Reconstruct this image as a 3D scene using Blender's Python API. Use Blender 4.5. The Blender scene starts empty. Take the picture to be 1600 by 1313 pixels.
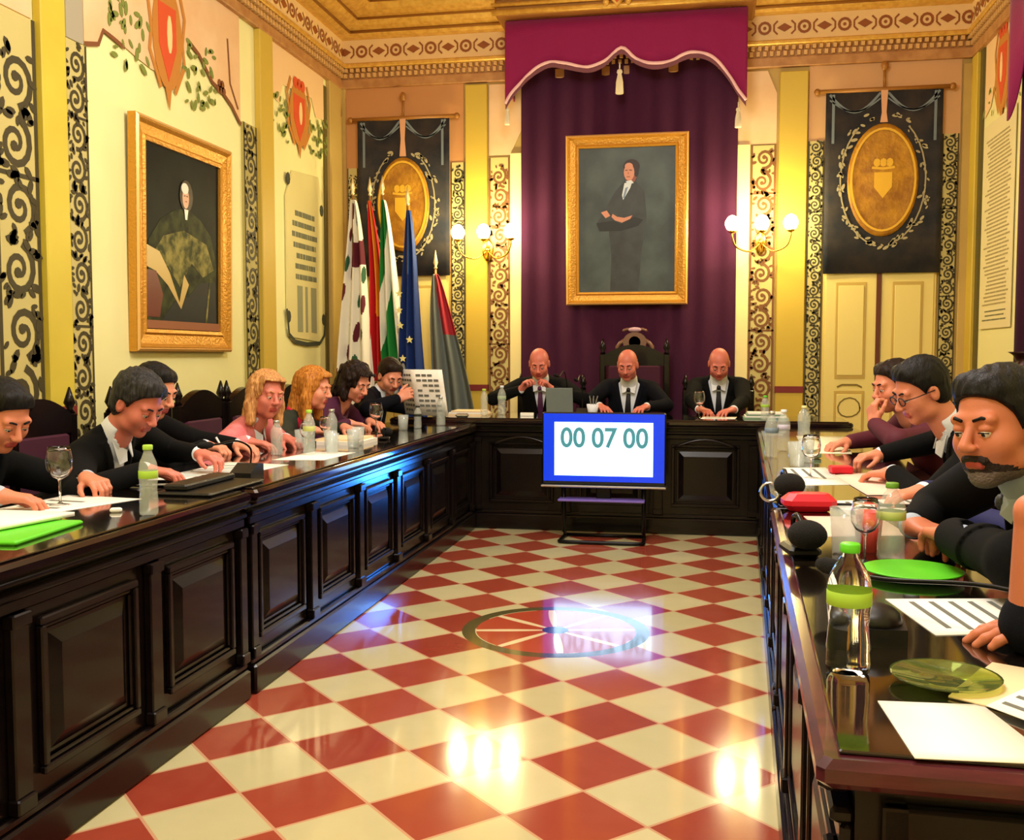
import bpy, bmesh, math, random
import numpy as np
from mathutils import Vector, Matrix, Euler
random.seed(7)
SC = bpy.context.scene
COL = SC.collection
PI = math.pi

# ------------------------------------------------------------------ materials
def lin(c):
    r = []
    for v in c[:3]:
        v = v / 255.0
        r.append(v / 12.92 if v <= 0.04045 else ((v + 0.055) / 1.055) ** 2.4)
    return (r[0], r[1], r[2], 1.0)

MATS = {}
def mat(name, color=(200, 200, 200), rough=0.5, metal=0.0, coat=0.0, spec=0.5, trans=0.0, ior=1.45,
        emis=None, estr=0.0, noise=None, bump=None, sheen=0.0, sss=0.0):
    """noise=(colour2, scale, detail) mixes a second colour; bump=(scale, strength)."""
    if name in MATS:
        return MATS[name]
    m = bpy.data.materials.new(name)
    m.use_nodes = True
    nt = m.node_tree
    b = nt.nodes['Principled BSDF']
    b.inputs['Base Color'].default_value = lin(color)
    b.inputs['Roughness'].default_value = rough
    b.inputs['Metallic'].default_value = metal
    b.inputs['Specular IOR Level'].default_value = spec
    b.inputs['Coat Weight'].default_value = coat
    b.inputs['Coat Roughness'].default_value = 0.08
    b.inputs['Transmission Weight'].default_value = trans
    b.inputs['IOR'].default_value = ior
    b.inputs['Sheen Weight'].default_value = sheen
    if sss:
        b.inputs['Subsurface Weight'].default_value = sss
        b.inputs['Subsurface Radius'].default_value = (0.012, 0.005, 0.003)
    if emis:
        b.inputs['Emission Color'].default_value = lin(emis)
        b.inputs['Emission Strength'].default_value = estr
    tc = nt.nodes.new('ShaderNodeTexCoord')
    if noise:
        n = nt.nodes.new('ShaderNodeTexNoise')
        n.inputs['Scale'].default_value = noise[1]
        n.inputs['Detail'].default_value = noise[2]
        r = nt.nodes.new('ShaderNodeValToRGB')
        r.color_ramp.elements[0].position = 0.35
        r.color_ramp.elements[1].position = 0.65
        r.color_ramp.elements[0].color = lin(color)
        r.color_ramp.elements[1].color = lin(noise[0])
        nt.links.new(tc.outputs['Object'], n.inputs['Vector'])
        nt.links.new(n.outputs['Fac'], r.inputs['Fac'])
        nt.links.new(r.outputs['Color'], b.inputs['Base Color'])
    if bump:
        n = nt.nodes.new('ShaderNodeTexNoise')
        n.inputs['Scale'].default_value = bump[0]
        n.inputs['Detail'].default_value = 4
        bp = nt.nodes.new('ShaderNodeBump')
        bp.inputs['Strength'].default_value = bump[1]
        bp.inputs['Distance'].default_value = 0.01
        nt.links.new(tc.outputs['Object'], n.inputs['Vector'])
        nt.links.new(n.outputs['Fac'], bp.inputs['Height'])
        nt.links.new(bp.outputs['Normal'], b.inputs['Normal'])
    MATS[name] = m
    return m

def grain(name, c1, c2, scale=(1, 1, 12), rough=0.2, coat=0.3, spec=0.5):
    """wood: noise stretched along one axis"""
    if name in MATS:
        return MATS[name]
    m = mat(name, c1, rough, coat=coat, spec=spec)
    nt = m.node_tree
    b = nt.nodes['Principled BSDF']
    tc = nt.nodes['Texture Coordinate']
    mp = nt.nodes.new('ShaderNodeMapping')
    mp.inputs['Scale'].default_value = scale
    n = nt.nodes.new('ShaderNodeTexNoise')
    n.inputs['Scale'].default_value = 4
    n.inputs['Detail'].default_value = 6
    n.inputs['Distortion'].default_value = 0.6
    r = nt.nodes.new('ShaderNodeValToRGB')
    r.color_ramp.elements[0].position = 0.3
    r.color_ramp.elements[1].position = 0.7
    r.color_ramp.elements[0].color = lin(c1)
    r.color_ramp.elements[1].color = lin(c2)
    nt.links.new(tc.outputs['Object'], mp.inputs['Vector'])
    nt.links.new(mp.outputs['Vector'], n.inputs['Vector'])
    nt.links.new(n.outputs['Fac'], r.inputs['Fac'])
    nt.links.new(r.outputs['Color'], b.inputs['Base Color'])
    return m

WOOD = grain('dark_walnut', (9, 6, 7), (19, 11, 12), (1.5, 1.5, 9), 0.25, 0.12, 0.28)
WOODTOP = grain('dark_walnut_top', (16, 9, 11), (34, 18, 21), (1.5, 9, 9), 0.10, 0.5)
GLASSTOP = mat('smoked_glass_sheet', (20, 14, 11), 0.05, coat=0.8, spec=0.7)
REDWOOD = grain('red_mahogany_edge', (58, 16, 28), (92, 34, 46), (9, 1.5, 9), 0.2, 0.5)
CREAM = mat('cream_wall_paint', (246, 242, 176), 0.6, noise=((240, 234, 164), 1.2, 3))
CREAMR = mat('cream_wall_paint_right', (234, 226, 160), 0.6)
OCHRE = mat('ochre_wall_paint', (198, 168, 92), 0.6, noise=((186, 154, 82), 1.5, 3))
PILAST = mat('yellow_pilaster_paint', (218, 198, 70), 0.5, noise=((208, 186, 62), 2.0, 3))
PEACH = mat('peach_mural_paint', (238, 204, 158), 0.6, noise=((230, 188, 138), 3.0, 3))
PEACHD = mat('brown_mural_line', (128, 78, 42), 0.6)
GOLD = mat('gilt_moulding', (228, 182, 84), 0.4, metal=0.25, noise=((208, 156, 64), 20.0, 3))
GOLDD = mat('brown_gilt_and_shadow', (160, 108, 44), 0.45, metal=0.2)  # brown gilt of beam and rods; also paints the cornice shadow lines
GOLDF = mat('gilt_frame', (206, 148, 52), 0.35, metal=0.45, bump=(60, 0.5))
GOLDL = mat('gilt_frame_light', (240, 190, 110), 0.3, metal=0.4)
BANDL = mat('arabesque_ground', (200, 186, 116), 0.6)
BANDD = mat('arabesque_dark', (66, 58, 32), 0.6)
BANDR = mat('arabesque_gold_lit', (120, 76, 34), 0.6)  # ink browned to carry the sconces' gold light in its colour
BRASS = mat('polished_brass', (220, 170, 70), 0.2, metal=1.0)
BLACK = mat('black_plastic', (14, 14, 15), 0.4)
BLACKM = mat('black_metal', (20, 20, 22), 0.3, metal=0.6)
SILVER = mat('brushed_silver', (200, 205, 210), 0.25, metal=0.9)
PAPER = mat('white_paper', (250, 246, 236), 0.7)
PAPERC = mat('cream_paper', (244, 218, 172), 0.7)
PAPERP = mat('peach_paper', (244, 208, 188), 0.7)
INK = mat('grey_ink', (110, 112, 104), 0.7)
GLASS = mat('clear_glass', (255, 255, 255), 0.02, trans=1.0, ior=1.45)
PET = mat('clear_plastic', (250, 255, 252), 0.04, trans=1.0, ior=1.18)
PALEG = mat('pale_glass', (222, 232, 226), 0.06, spec=.8, coat=.5)
PALEG.node_tree.nodes['Principled BSDF'].inputs['Alpha'].default_value = .30
WATER = mat('water', (240, 250, 248), 0.0, trans=1.0, ior=1.33)
GREEN = mat('lime_green_plastic', (96, 210, 40), 0.35)
LIME = mat('lime_label', (170, 214, 70), 0.5)
RED = mat('bright_red_cover', (212, 20, 44), 0.45)
CORAL = mat('coral_red_plastic', (238, 88, 74), 0.4)
FOAM = mat('black_foam', (10, 10, 10), 0.95, bump=(400, 0.6))
VELVET = mat('magenta_velvet', (140, 2, 78), 0.8, sheen=0.15, bump=(90, 0.15))
VELVETD = mat('plum_velvet', (62, 3, 44), 0.9, sheen=0.05, bump=(90, 0.15))
FRINGE = mat('pale_pink_cord', (236, 188, 190), 0.7)
TASSEL = mat('cream_tassel_thread', (226, 214, 180), 0.8)
UPHOL = mat('burgundy_upholstery', (66, 6, 40), 0.75, sheen=0.05)
BANNER = mat('dark_banner_cloth', (60, 54, 50), 0.85, noise=((32, 36, 44), 6, 4), bump=(120, 0.2))
BANNERE = mat('banner_gold_oval', (186, 132, 22), 0.55, noise=((150, 98, 18), 9, 4), bump=(30, 0.6))
BANNERT = mat('banner_thread', (168, 156, 118), 0.7)
SWAG = mat('banner_swag', (110, 122, 128), 0.7)
LEAFG = mat('mural_green', (126, 138, 62), 0.6)
LEAFT = mat('mural_terracotta', (214, 84, 44), 0.6)
MURALB = mat('mural_gold_brown', (196, 130, 54), 0.6)
GREYP = mat('mural_grey', (172, 164, 140), 0.6)

# ------------------------------------------------------------------ mesh helpers
class MB:
    """collects shapes, links them as one mesh object"""
    def __init__(s):
        s.v = []; s.f = []; s.mi = []; s.mats = []; s.sm = []
        s.cur = 0; s.smooth = False
    def use(s, m):
        if m not in s.mats: s.mats.append(m)
        s.cur = s.mats.index(m); return s
    def add(s, vs, fs, smooth=None):
        o = len(s.v)
        s.v += [tuple(p) for p in vs]
        for f in fs:
            s.f.append(tuple(i + o for i in f)); s.mi.append(s.cur)
            s.sm.append(s.smooth if smooth is None else smooth)
        return s
    def box(s, x0, x1, y0, y1, z0, z1, M=None, bev=0.0):
        if bev > 0:
            b = min(bev, (x1-x0)/2.01, (y1-y0)/2.01, (z1-z0)/2.01)
            vs = []
            for zz, ins in ((z0, b), (z0+b, 0), (z1-b, 0), (z1, b)):
                for (cx, cy) in ((x0, y0), (x1, y0), (x1, y1), (x0, y1)):
                    sx = 1 if cx == x0 else -1; sy = 1 if cy == y0 else -1
                    pa = (cx + sx*(b+ins if ins else b), cy + sy*ins, zz)
                    pb = (cx + sx*ins, cy + sy*(b+ins if ins else b), zz)
                    if (cx, cy) in ((x0, y0), (x1, y1)): vs += [pb, pa]
                    else: vs += [pa, pb]
            fs = []
            for k in range(3):
                for i in range(8):
                    j = (i+1) % 8
                    fs.append((k*8+i, k*8+j, (k+1)*8+j, (k+1)*8+i))
            fs.append(tuple(reversed(range(8)))); fs.append(tuple(range(24, 32)))
        else:
            vs = [(x0,y0,z0),(x1,y0,z0),(x1,y1,z0),(x0,y1,z0),(x0,y0,z1),(x1,y0,z1),(x1,y1,z1),(x0,y1,z1)]
            fs = [(3,2,1,0),(4,5,6,7),(0,1,5,4),(1,2,6,5),(2,3,7,6),(3,0,4,7)]
        if M is not None: vs = [tuple(M @ Vector(p)) for p in vs]
        return s.add(vs, fs, False)
    def prism(s, pts, h, M=None):
        """polygon in xy extruded 0..h in z"""
        n = len(pts)
        a = sum(pts[i][0]*pts[(i+1) % n][1] - pts[(i+1) % n][0]*pts[i][1] for i in range(n))
        if a < 0: pts = list(reversed(pts))
        vs = [(p[0], p[1], 0) for p in pts] + [(p[0], p[1], h) for p in pts]
        fs = [tuple(reversed(range(n))), tuple(range(n, 2*n))]
        fs += [(i, (i+1) % n, n+(i+1) % n, n+i) for i in range(n)]
        if M is not None: vs = [tuple(M @ Vector(p)) for p in vs]
        return s.add(vs, fs, False)
    def lathe(s, prof, c=(0, 0, 0), n=20, M=None, smooth=True, cap=True):
        vs = []; fs = []
        for (r, z) in prof:
            for i in range(n):
                a = 2*PI*i/n
                vs.append((c[0]+r*math.cos(a), c[1]+r*math.sin(a), c[2]+z))
        for k in range(len(prof)-1):
            for i in range(n):
                j = (i+1) % n
                fs.append((k*n+i, k*n+j, (k+1)*n+j, (k+1)*n+i))
        if cap:
            fs.append(tuple(reversed(range(n))))
            fs.append(tuple(range((len(prof)-1)*n, len(prof)*n)))
        if M is not None: vs = [tuple(M @ Vector(p)) for p in vs]
        return s.add(vs, fs, smooth)
    def tube(s, pts, r, n=8, cap=True, closed=False):
        P = [Vector(p) for p in pts]
        m = len(P)
        rr = r if isinstance(r, (list, tuple)) else [r]*m
        vs = []; fs = []
        prev = None
        for k in range(m):
            if closed: t = P[(k+1) % m] - P[(k-1) % m]
            elif k == 0: t = P[1]-P[0]
            elif k == m-1: t = P[-1]-P[-2]
            else: t = P[k+1]-P[k-1]
            t.normalize()
            if prev is None:
                u = t.orthogonal().normalized()
            else:
                u = (prev - t*prev.dot(t))
                if u.length < 1e-6: u = t.orthogonal()
                u.normalize()
            prev = u
            w = t.cross(u)
            for i in range(n):
                a = 2*PI*i/n
                vs.append(P[k] + (u*math.cos(a) + w*math.sin(a))*rr[k])
        segs = m if closed else m-1
        for k in range(segs):
            k2 = (k+1) % m
            for i in range(n):
                j = (i+1) % n
                fs.append((k*n+i, k*n+j, k2*n+j, k2*n+i))
        if cap and not closed:
            fs.append(tuple(reversed(range(n)))); fs.append(tuple(range((m-1)*n, m*n)))
        return s.add(vs, fs, True)
    def sphere(s, c, r, n=14, m=8, M=None):
        rx, ry, rz = r if isinstance(r, (tuple, list)) else (r, r, r)
        vs = [(c[0], c[1], c[2]-rz)]; fs = []
        for k in range(1, m):
            ph = -PI/2 + PI*k/m
            for i in range(n):
                a = 2*PI*i/n
                vs.append((c[0]+rx*math.cos(ph)*math.cos(a), c[1]+ry*math.cos(ph)*math.sin(a), c[2]+rz*math.sin(ph)))
        vs.append((c[0], c[1], c[2]+rz))
        for i in range(n):
            fs.append((0, 1+(i+1) % n, 1+i))
            fs.append((len(vs)-1, 1+(m-2)*n+i, 1+(m-2)*n+(i+1) % n))
        for k in range(m-2):
            for i in range(n):
                j = (i+1) % n
                fs.append((1+k*n+i, 1+k*n+j, 1+(k+1)*n+j, 1+(k+1)*n+i))
        if M is not None: vs = [tuple(M @ Vector(p)) for p in vs]
        return s.add(vs, fs, True)
    def grid(s, fn, nu, nv, smooth=True, thick=0.0):
        vs = [fn(u/(nu-1), v/(nv-1)) for v in range(nv) for u in range(nu)]
        fs = [(v*nu+u, v*nu+u+1, (v+1)*nu+u+1, (v+1)*nu+u) for v in range(nv-1) for u in range(nu-1)]
        return s.add(vs, fs, smooth)
    def build(s, name, material=None, parent=None, loc=None, rot=None):
        me = bpy.data.meshes.new(name)
        me.from_pydata(s.v, [], s.f)
        mats = s.mats if s.mats else [material or BLACK]
        for m in mats: me.materials.append(m)
        if s.mats: me.polygons.foreach_set('material_index', s.mi)
        me.polygons.foreach_set('use_smooth', s.sm)
        me.update()
        o = bpy.data.objects.new(name, me)
        COL.objects.link(o)
        if parent is not None: o.parent = parent
        if loc is not None: o.location = loc
        if rot is not None: o.rotation_euler = rot if isinstance(rot, (tuple, list)) else (0, 0, rot)
        return o

def solidify(o, t, off=0):
    m = o.modifiers.new('thick', 'SOLIDIFY'); m.thickness = t; m.offset = off
    return o
def tag(o, label=None, cat=None, group=None, kind=None):
    if label: o['label'] = label
    if cat: o['category'] = cat
    if group: o['group'] = group
    if kind: o['kind'] = kind
    return o
def empty(name, label, cat, loc=(0, 0, 0), rot=0, group=None):
    o = bpy.data.objects.new(name, None)
    COL.objects.link(o)
    o.location = loc
    o.rotation_euler = rot if isinstance(rot, (tuple, list)) else (0, 0, rot)
    o.empty_display_size = 0.05
    return tag(o, label, cat, group)
def copy_tree(o, parent=None):
    c = o.copy(); COL.objects.link(c)
    if parent is not None: c.parent = parent
    for ch in list(o.children): copy_tree(ch, c)
    return c

# ------------------------------------------------------------------ the room
XL, XR, YB, ZC = -3.3, 2.15, 9.0, 4.30
YN = -1.2
def floor_mat():
    m = bpy.data.materials.new('checker_marble'); m.use_nodes = True
    nt = m.node_tree; N = nt.nodes; L = nt.links
    b = N['Principled BSDF']
    tc = N.new('ShaderNodeTexCoord')
    sep = N.new('ShaderNodeSeparateXYZ'); L.new(tc.outputs['Object'], sep.inputs[0])
    def math_(op, a, bb=None, c=None):
        n = N.new('ShaderNodeMath'); n.operation = op
        for i, x in enumerate((a, bb, c)):
            if x is None: continue
            if isinstance(x, (int, float)): n.inputs[i].default_value = x
            else: L.new(x, n.inputs[i])
        return n.outputs[0]
    d = 0.1935
    x = math_('SUBTRACT', sep.outputs[0], -1.10); y = math_('SUBTRACT', sep.outputs[1], 2.645)
    u = math_('MULTIPLY_ADD', math_('ADD', x, y), 1/(2*d), 0.5)
    v = math_('MULTIPLY_ADD', math_('SUBTRACT', x, y), 1/(2*d), 0.5)
    fu = math_('FLOOR', u); fv = math_('FLOOR', v)
    par = math_('MODULO', math_('ADD', math_('ADD', fu, fv), 200), 2)   # 0 red, 1 cream
    par = math_('GREATER_THAN', par, 0.5)
    comb = N.new('ShaderNodeCombineXYZ'); L.new(fu, comb.inputs[0]); L.new(fv, comb.inputs[1])
    wn = N.new('ShaderNodeTexWhiteNoise'); L.new(comb.outputs[0], wn.inputs['Vector'])
    nz = N.new('ShaderNodeTexNoise'); nz.inputs['Scale'].default_value = 9; nz.inputs['Detail'].default_value = 6
    L.new(tc.outputs['Object'], nz.inputs['Vector'])
    fac = math_('MULTIPLY_ADD', wn.outputs['Value'], 0.6, math_('MULTIPLY', nz.outputs['Fac'], 0.5))
    def mix(fc, a, bb):
        n = N.new('ShaderNodeMix'); n.data_type = 'RGBA'
        if isinstance(fc, float): n.inputs[0].default_value = fc
        else: L.new(fc, n.inputs[0])
        for i, c in ((6, a), (7, bb)):
            if isinstance(c, tuple): n.inputs[i].default_value = lin(c)
            else: L.new(c, n.inputs[i])
        return n.outputs[2]
    red = mix(fac, (146, 52, 40), (172, 82, 58))
    cream = mix(fac, (192, 184, 136), (216, 206, 160))
    base = mix(par, red, cream)
    # grout
    def edge(t, f):
        fr = math_('SUBTRACT', t, f)
        return math_('MINIMUM', fr, math_('SUBTRACT', 1.0, fr))
    g = math_('LESS_THAN', math_('MINIMUM', edge(u, fu), edge(v, fv)), 0.016)
    base = mix(g, base, (206, 158, 120))
    # inlaid compass ring
    cx = math_('SUBTRACT', sep.outputs[0], -0.65); cy = math_('SUBTRACT', sep.outputs[1], 4.52)
    r = math_('SQRT', math_('ADD', math_('MULTIPLY', cx, cx), math_('MULTIPLY', cy, cy)))
    ang = math_('ARCTAN2', cy, cx)
    ray = math_('ABSOLUTE', math_('SUBTRACT', math_('FRACT', math_('MULTIPLY_ADD', ang, 8/(2*PI), 0.25)), 0.5))
    rays = math_('MULTIPLY', math_('LESS_THAN', ray, math_('MULTIPLY_ADD', r, -0.42, 0.20)), math_('LESS_THAN', r, 0.36))
    ins = mix(rays, (176, 70, 46), (232, 212, 168))
    base = mix(math_('LESS_THAN', r, 0.36), base, ins)
    hub = math_('LESS_THAN', r, 0.06)
    base = mix(hub, base, (60, 52, 34))
    ring = math_('MULTIPLY', math_('LESS_THAN', r, 0.425), math_('GREATER_THAN', r, 0.365))
    base = mix(ring, base, (84, 78, 44))
    L.new(base, b.inputs['Base Color'])
    rn = N.new('ShaderNodeTexNoise'); rn.inputs['Scale'].default_value = 3
    L.new(tc.outputs['Object'], rn.inputs['Vector'])
    L.new(math_('MULTIPLY_ADD', rn.outputs['Fac'], 0.10, 0.07), b.inputs['Roughness'])
    b.inputs['Specular IOR Level'].default_value = 0.6
    b.inputs['Coat Weight'].default_value = 0.25
    b.inputs['Coat Roughness'].default_value = 0.05
    return m
def struct(name, mb, m=None, parent=None):
    o = mb.build(name, m, parent)
    if parent is None: o['kind'] = 'structure'
    return o
struct('floor', MB().box(XL-.2, XR+.2, YN, YB+.2, -0.1, 0), floor_mat())
ceil_m = mat('ceiling_fresco', (214, 184, 140), 0.7, noise=((196, 158, 112), 2.5, 5))
ceiling = struct('ceiling', MB().box(XL-.2, XR+.2, YN, YB+.2, ZC, ZC+.1), ceil_m)
wall_back = struct('wall_back', MB().box(XL-.2, XR+.2, YB, YB+.15, 0, ZC), OCHRE)
wall_left = struct('wall_left', MB().box(XL-.15, XL, YN, YB, 0, ZC), CREAM)
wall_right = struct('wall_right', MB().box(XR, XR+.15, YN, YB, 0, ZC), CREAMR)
wall_near = struct('wall_near', MB().box(XL-.15, XR+.15, YN-.15, YN, 0, ZC), CREAM)

# frames: (u, v) on a wall -> matrix whose x=u, y=v, z=out of the wall
MBK = Matrix(((1,0,0,0),(0,0,-1,YB),(0,1,0,0),(0,0,0,1)))       # u=X v=Z out=-Y
MLF = Matrix(((0,0,1,XL),(1,0,0,0),(0,1,0,0),(0,0,0,1)))         # u=Y v=Z out=+X
MRT = Matrix(((0,0,-1,XR),(1,0,0,0),(0,1,0,0),(0,0,0,1)))        # u=Y v=Z out=-X
def offm(M, d): return M @ Matrix.Translation((0, 0, d))
def rect(mb, M, u0, u1, v0, v1, d0, d1, bev=0):
    return mb.box(u0, u1, v0, v1, d0, d1, M, bev)
def ell_pts(cu, cv, ru, rv, n=28, a0=0, a1=2*PI):
    return [(cu+ru*math.cos(a0+(a1-a0)*i/n), cv+rv*math.sin(a0+(a1-a0)*i/n)) for i in range(n + (0 if abs(a1-a0-2*PI) < 1e-6 else 1))]
def ribbon(mb, M, pts, w, d=0.003, h=0.002):
    n = len(pts); vs = []
    for k in range(n):
        a = pts[max(0, k-1)]; b = pts[min(n-1, k+1)]
        dx, dy = b[0]-a[0], b[1]-a[1]; l = math.hypot(dx, dy) or 1
        ww = (w[k] if isinstance(w, (list, tuple)) else w)/2
        nx, ny = -dy/l*ww, dx/l*ww
        vs.append((pts[k][0]+nx, pts[k][1]+ny, d+h)); vs.append((pts[k][0]-nx, pts[k][1]-ny, d+h))
    vs = [tuple(M @ Vector(p)) for p in vs]
    mb.add(vs, [(2*k+1, 2*k+3, 2*k+2, 2*k) for k in range(n-1)], False)

def arabesque(wall, M, u0, u1, v0, v1, d=0.02, seed=0, ground=BANDL, ink=BANDD):
    """painted band of scrolling foliage with dark border lines"""
    rnd = random.Random(seed)
    g = rect(MB(), M, u0, u1, v0, v1, 0, d).build('arabesque_band', ground, wall)
    mb = MB()
    w = u1-u0; uc = (u0+u1)/2
    for uu in (u0+w*.045, u1-w*.045):
        ribbon(mb, M, [(uu, v0), (uu, v1)], w*.08, d)
    stp = w*0.92
    k = 0; v = v0 + stp*.5
    while v < v1 - stp*.4:
        sgn = 1 if k % 2 else -1
        # spiral
        pts = []; ws = []
        turns = 1.55; a0 = rnd.uniform(-.3, .3) - PI/2*sgn
        for i in range(22):
            t = i/21
            rr = w*.37*(1-t*.86)
            a = a0 + sgn*turns*2*PI*t
            pts.append((uc + sgn*w*.03 + rr*math.cos(a), v + rr*math.sin(a)*1.08))
            ws.append(w*(.125-.05*t))
        ribbon(mb, M, pts, ws, d)
        # flower boss
        mb.prism(ell_pts(pts[-1][0], pts[-1][1], w*.08, w*.08, 8), .002, offm(M, d+.002))
        # leaves
        for j in range(17):
            a = rnd.uniform(0, 2*PI); rr = w*rnd.uniform(.36, .52)
            cu, cv = uc+rr*math.cos(a), v+rr*math.sin(a)*1.15
            cu = min(max(cu, u0+w*.1), u1-w*.1)
            if cv < v0+.01 or cv > v1-.01: continue
            L_ = w*rnd.uniform(.07, .13); th = rnd.uniform(0, PI)
            e = [(L_*math.cos(q), L_*.5*math.sin(q)) for q in (0, .9, 1.57, 2.2, PI, 4.0, 4.71, 5.3)]
            e = [(cu+x*math.cos(th)-y*math.sin(th), cv+x*math.sin(th)+y*math.cos(th)) for x, y in e]
            mb.prism(e, .002, offm(M, d+.002))
        if k % 6 == 5:
            ribbon(mb, M, [(u0, v+stp*.5), (u1, v+stp*.5)], w*.07, d)
        k += 1; v += stp
    mb.build('scrollwork', ink, g)
    return g
def pilaster(wall, M, u0, u1, v0, v1, d=0.05, m=PILAST):
    p = rect(MB(), M, u0, u1, v0, v1, 0, d, .006).build('pilaster', m, wall)
    mb = MB()
    mb.use(mat('dark_red_stripe', (120, 34, 34), 0.5)); rect(mb, M, u0-.004, u1+.004, .93, .985, 0, d+.006)
    mb.build('red_stripe', None, p)
    return p

# --- left wall
pilaster(wall_left, MLF, 4.64, 4.84, 0, 3.7)
pilaster(wall_left, MLF, 7.20, 7.43, 0, 3.66, m=mat('ochre_pilaster_paint', (206, 176, 70), 0.5))
pilaster(wall_left, MLF, 8.66, 8.98, 0, 3.68, .04, m=OCHRE)
arabesque(wall_left, MLF, 4.30, 4.63, .3, 2.90, seed=1, ink=BANDD)
arabesque(wall_left, MLF, 4.86, 5.06, .3, 2.90, seed=2)
arabesque(wall_left, MLF, 6.96, 7.18, .3, 2.93, seed=3, ground=mat('arabesque_ground_olive', (176, 164, 96), .6))
arabesque(wall_left, MLF, 3.70, 4.05, .3, 2.90, seed=4)
rect(MB(), MLF, 7.43, 7.50, 0, 3.6, 0, .012).build('pink_edge_strip', mat('pink_strip', (238, 200, 160), .6), wall_left)
rect(MB(), MLF, 8.58, 8.65, 0, 3.6, 0, .012).build('dark_edge_strip', mat('olive_strip', (96, 84, 34), .6), wall_left)
# painted drapery with scalloped lower edge
def drapery(wall, M, pts, d=.006):
    o = MB().prism(pts, .004, offm(M, d)).build('painted_drapery', PEACH, wall)
    return o
dr = drapery(wall_left, MLF, [(5.06, 3.7), (5.06, 2.92), (5.19, 2.96), (5.24, 3.05), (5.34, 3.04), (5.6, 2.99), (5.74, 2.97), (5.94, 2.97),
      (6.08, 3.05), (6.2, 3.27), (6.34, 3.22), (6.52, 3.09), (6.66, 3.06), (6.9, 2.94), (6.94, 2.9), (6.94, 3.7)])
mb = MB()
ribbon(mb, MLF, [(5.06, 2.92), (5.19, 2.955), (5.24, 3.045), (5.34, 3.03), (5.45, 3.01)], .025, .011)
ribbon(mb, MLF, [(6.2, 3.27), (6.34, 3.22), (6.52, 3.09), (6.66, 3.06), (6.8, 3.0), (6.94, 2.9)], .03, .011)
ribbon(mb, MLF, [(6.75, 3.45), (6.78, 3.15), (6.9, 3.0)], .02, .011)
for q in range(5): mb.prism(ell_pts(6.60+q*.02, 3.07+(q % 2)*.04, .03, .03, 8), .003, offm(MLF, .011))
mb.build('brown_outline', PEACHD, dr)
rect(MB(), MLF, 4.90, 5.05, 2.91, 3.72, 0, .012).build('grey_marble_strip', GREYP, wall_left)
rect(MB(), MLF, 4.02, 4.62, 2.91, 3.7, 0, .012).build('painted_drapery', PEACH, wall_left)

def crest(wall, M, cu, cv, w, h, seed=0, green=True):
    """painted coat of arms: crown, mantling, shield, leaves"""
    rnd = random.Random(seed)
    d = .012
    o = MB().prism(ell_pts(cu, cv, w*.42, h*.5, 20), .004, offm(M, d)).build('painted_crest', MURALB, wall)
    mb = MB().use(LEAFT)
    mb.prism([(cu-w*.26, cv+h*.28), (cu+w*.24, cv+h*.28), (cu+w*.24, cv-h*.1), (cu, cv-h*.42), (cu-w*.26, cv-h*.1)], .003, offm(M, d+.004))
    mb.use(mat('mural_cream', (240, 214, 150), .6))
    mb.prism(ell_pts(cu+w*.04, cv+h*.02, w*.07, h*.18, 10), .003, offm(M, d+.007))
    mb.use(LEAFT)
    for s in (-1, 0, 1): mb.prism(ell_pts(cu+s*w*.16, cv+h*.46, w*.1, h*.09, 10), .003, offm(M, d+.004))
    mb.use(MURALB)
    for s in (-1, 1):
        ribbon(mb, M, [(cu+s*w*.36, cv+h*.5), (cu+s*w*.52, cv+h*.25), (cu+s*w*.44, cv), (cu+s*w*.5, cv-h*.2), (cu+s*w*.2, cv-h*.5)], w*.08, d)
    mb.prism([(cu-w*.1, cv-h*.45), (cu+w*.1, cv-h*.45), (cu+w*.03, cv-h*.68)], .003, offm(M, d))
    mb.use(LEAFG)
    for j in range(64 if green else 16):
        s = rnd.choice((-1, 1)); q = rnd.random()
        lu = cu + s*w*(.5+q*1.0); lv = cv + h*(.05-rnd.random()*.62+q*.1)
        L_ = w*rnd.uniform(.05, .11); th = rnd.uniform(0, PI)
        e = [(L_*math.cos(t), L_*.45*math.sin(t)) for t in (0, .8, 1.57, 2.3, PI, 4.0, 4.71, 5.4)]
        mb.prism([(lu+x*math.cos(th)-y*math.sin(th), lv+x*math.sin(th)+y*math.cos(th)) for x, y in e], .002, offm(M, d))
    mb.build('shield_and_leaves', None, o)
    return o
crest(wall_left, MLF, 5.93, 3.22, .42, .66, 3)
dr2 = MB().prism([(7.5, 3.66), (7.5, 3.25), (7.62, 3.22), (7.7, 3.38), (8.3, 3.42), (8.4, 3.28), (8.58, 3.3), (8.58, 3.68)], .004, offm(MLF, .006)).build('painted_drapery', mat('pale_peach_paint', (240, 204, 150), .6), wall_left)
crest(wall_left, MLF, 8.02, 3.22, .46, .52, 9)

# --- back wall bands, from the left corner to the right corner
pilaster(wall_back, MBK, -3.30, -3.23, 0, 3.7, .03, m=OCHRE)
rect(MB(), MBK, -3.23, -2.13, 2.0, 3.72, 0, .012).build('painted_panel', mat('burnt_peach_paint', (200, 142, 84), .6), wall_back)
arabesque(wall_back, MBK, -3.22, -3.12, .3, 2.95, seed=11, ink=BANDD)
arabesque(wall_back, MBK, -2.25, -2.12, .3, 2.97, seed=12)
pilaster(wall_back, MBK, -2.11, -1.91, 0, 3.64, m=mat('gold_pilaster_paint', (204, 174, 62), .5))
arabesque(wall_back, MBK, -1.90, -1.71, .3, 3.0, seed=13, ink=BANDR)
MB().prism([(-1.9, 3.64), (-1.9, 3.02), (-1.71, 3.02), (-1.60, 3.25), (-1.60, 3.64)], .006, offm(MBK, .006)).build('painted_drapery', PEACH, wall_back)
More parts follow.
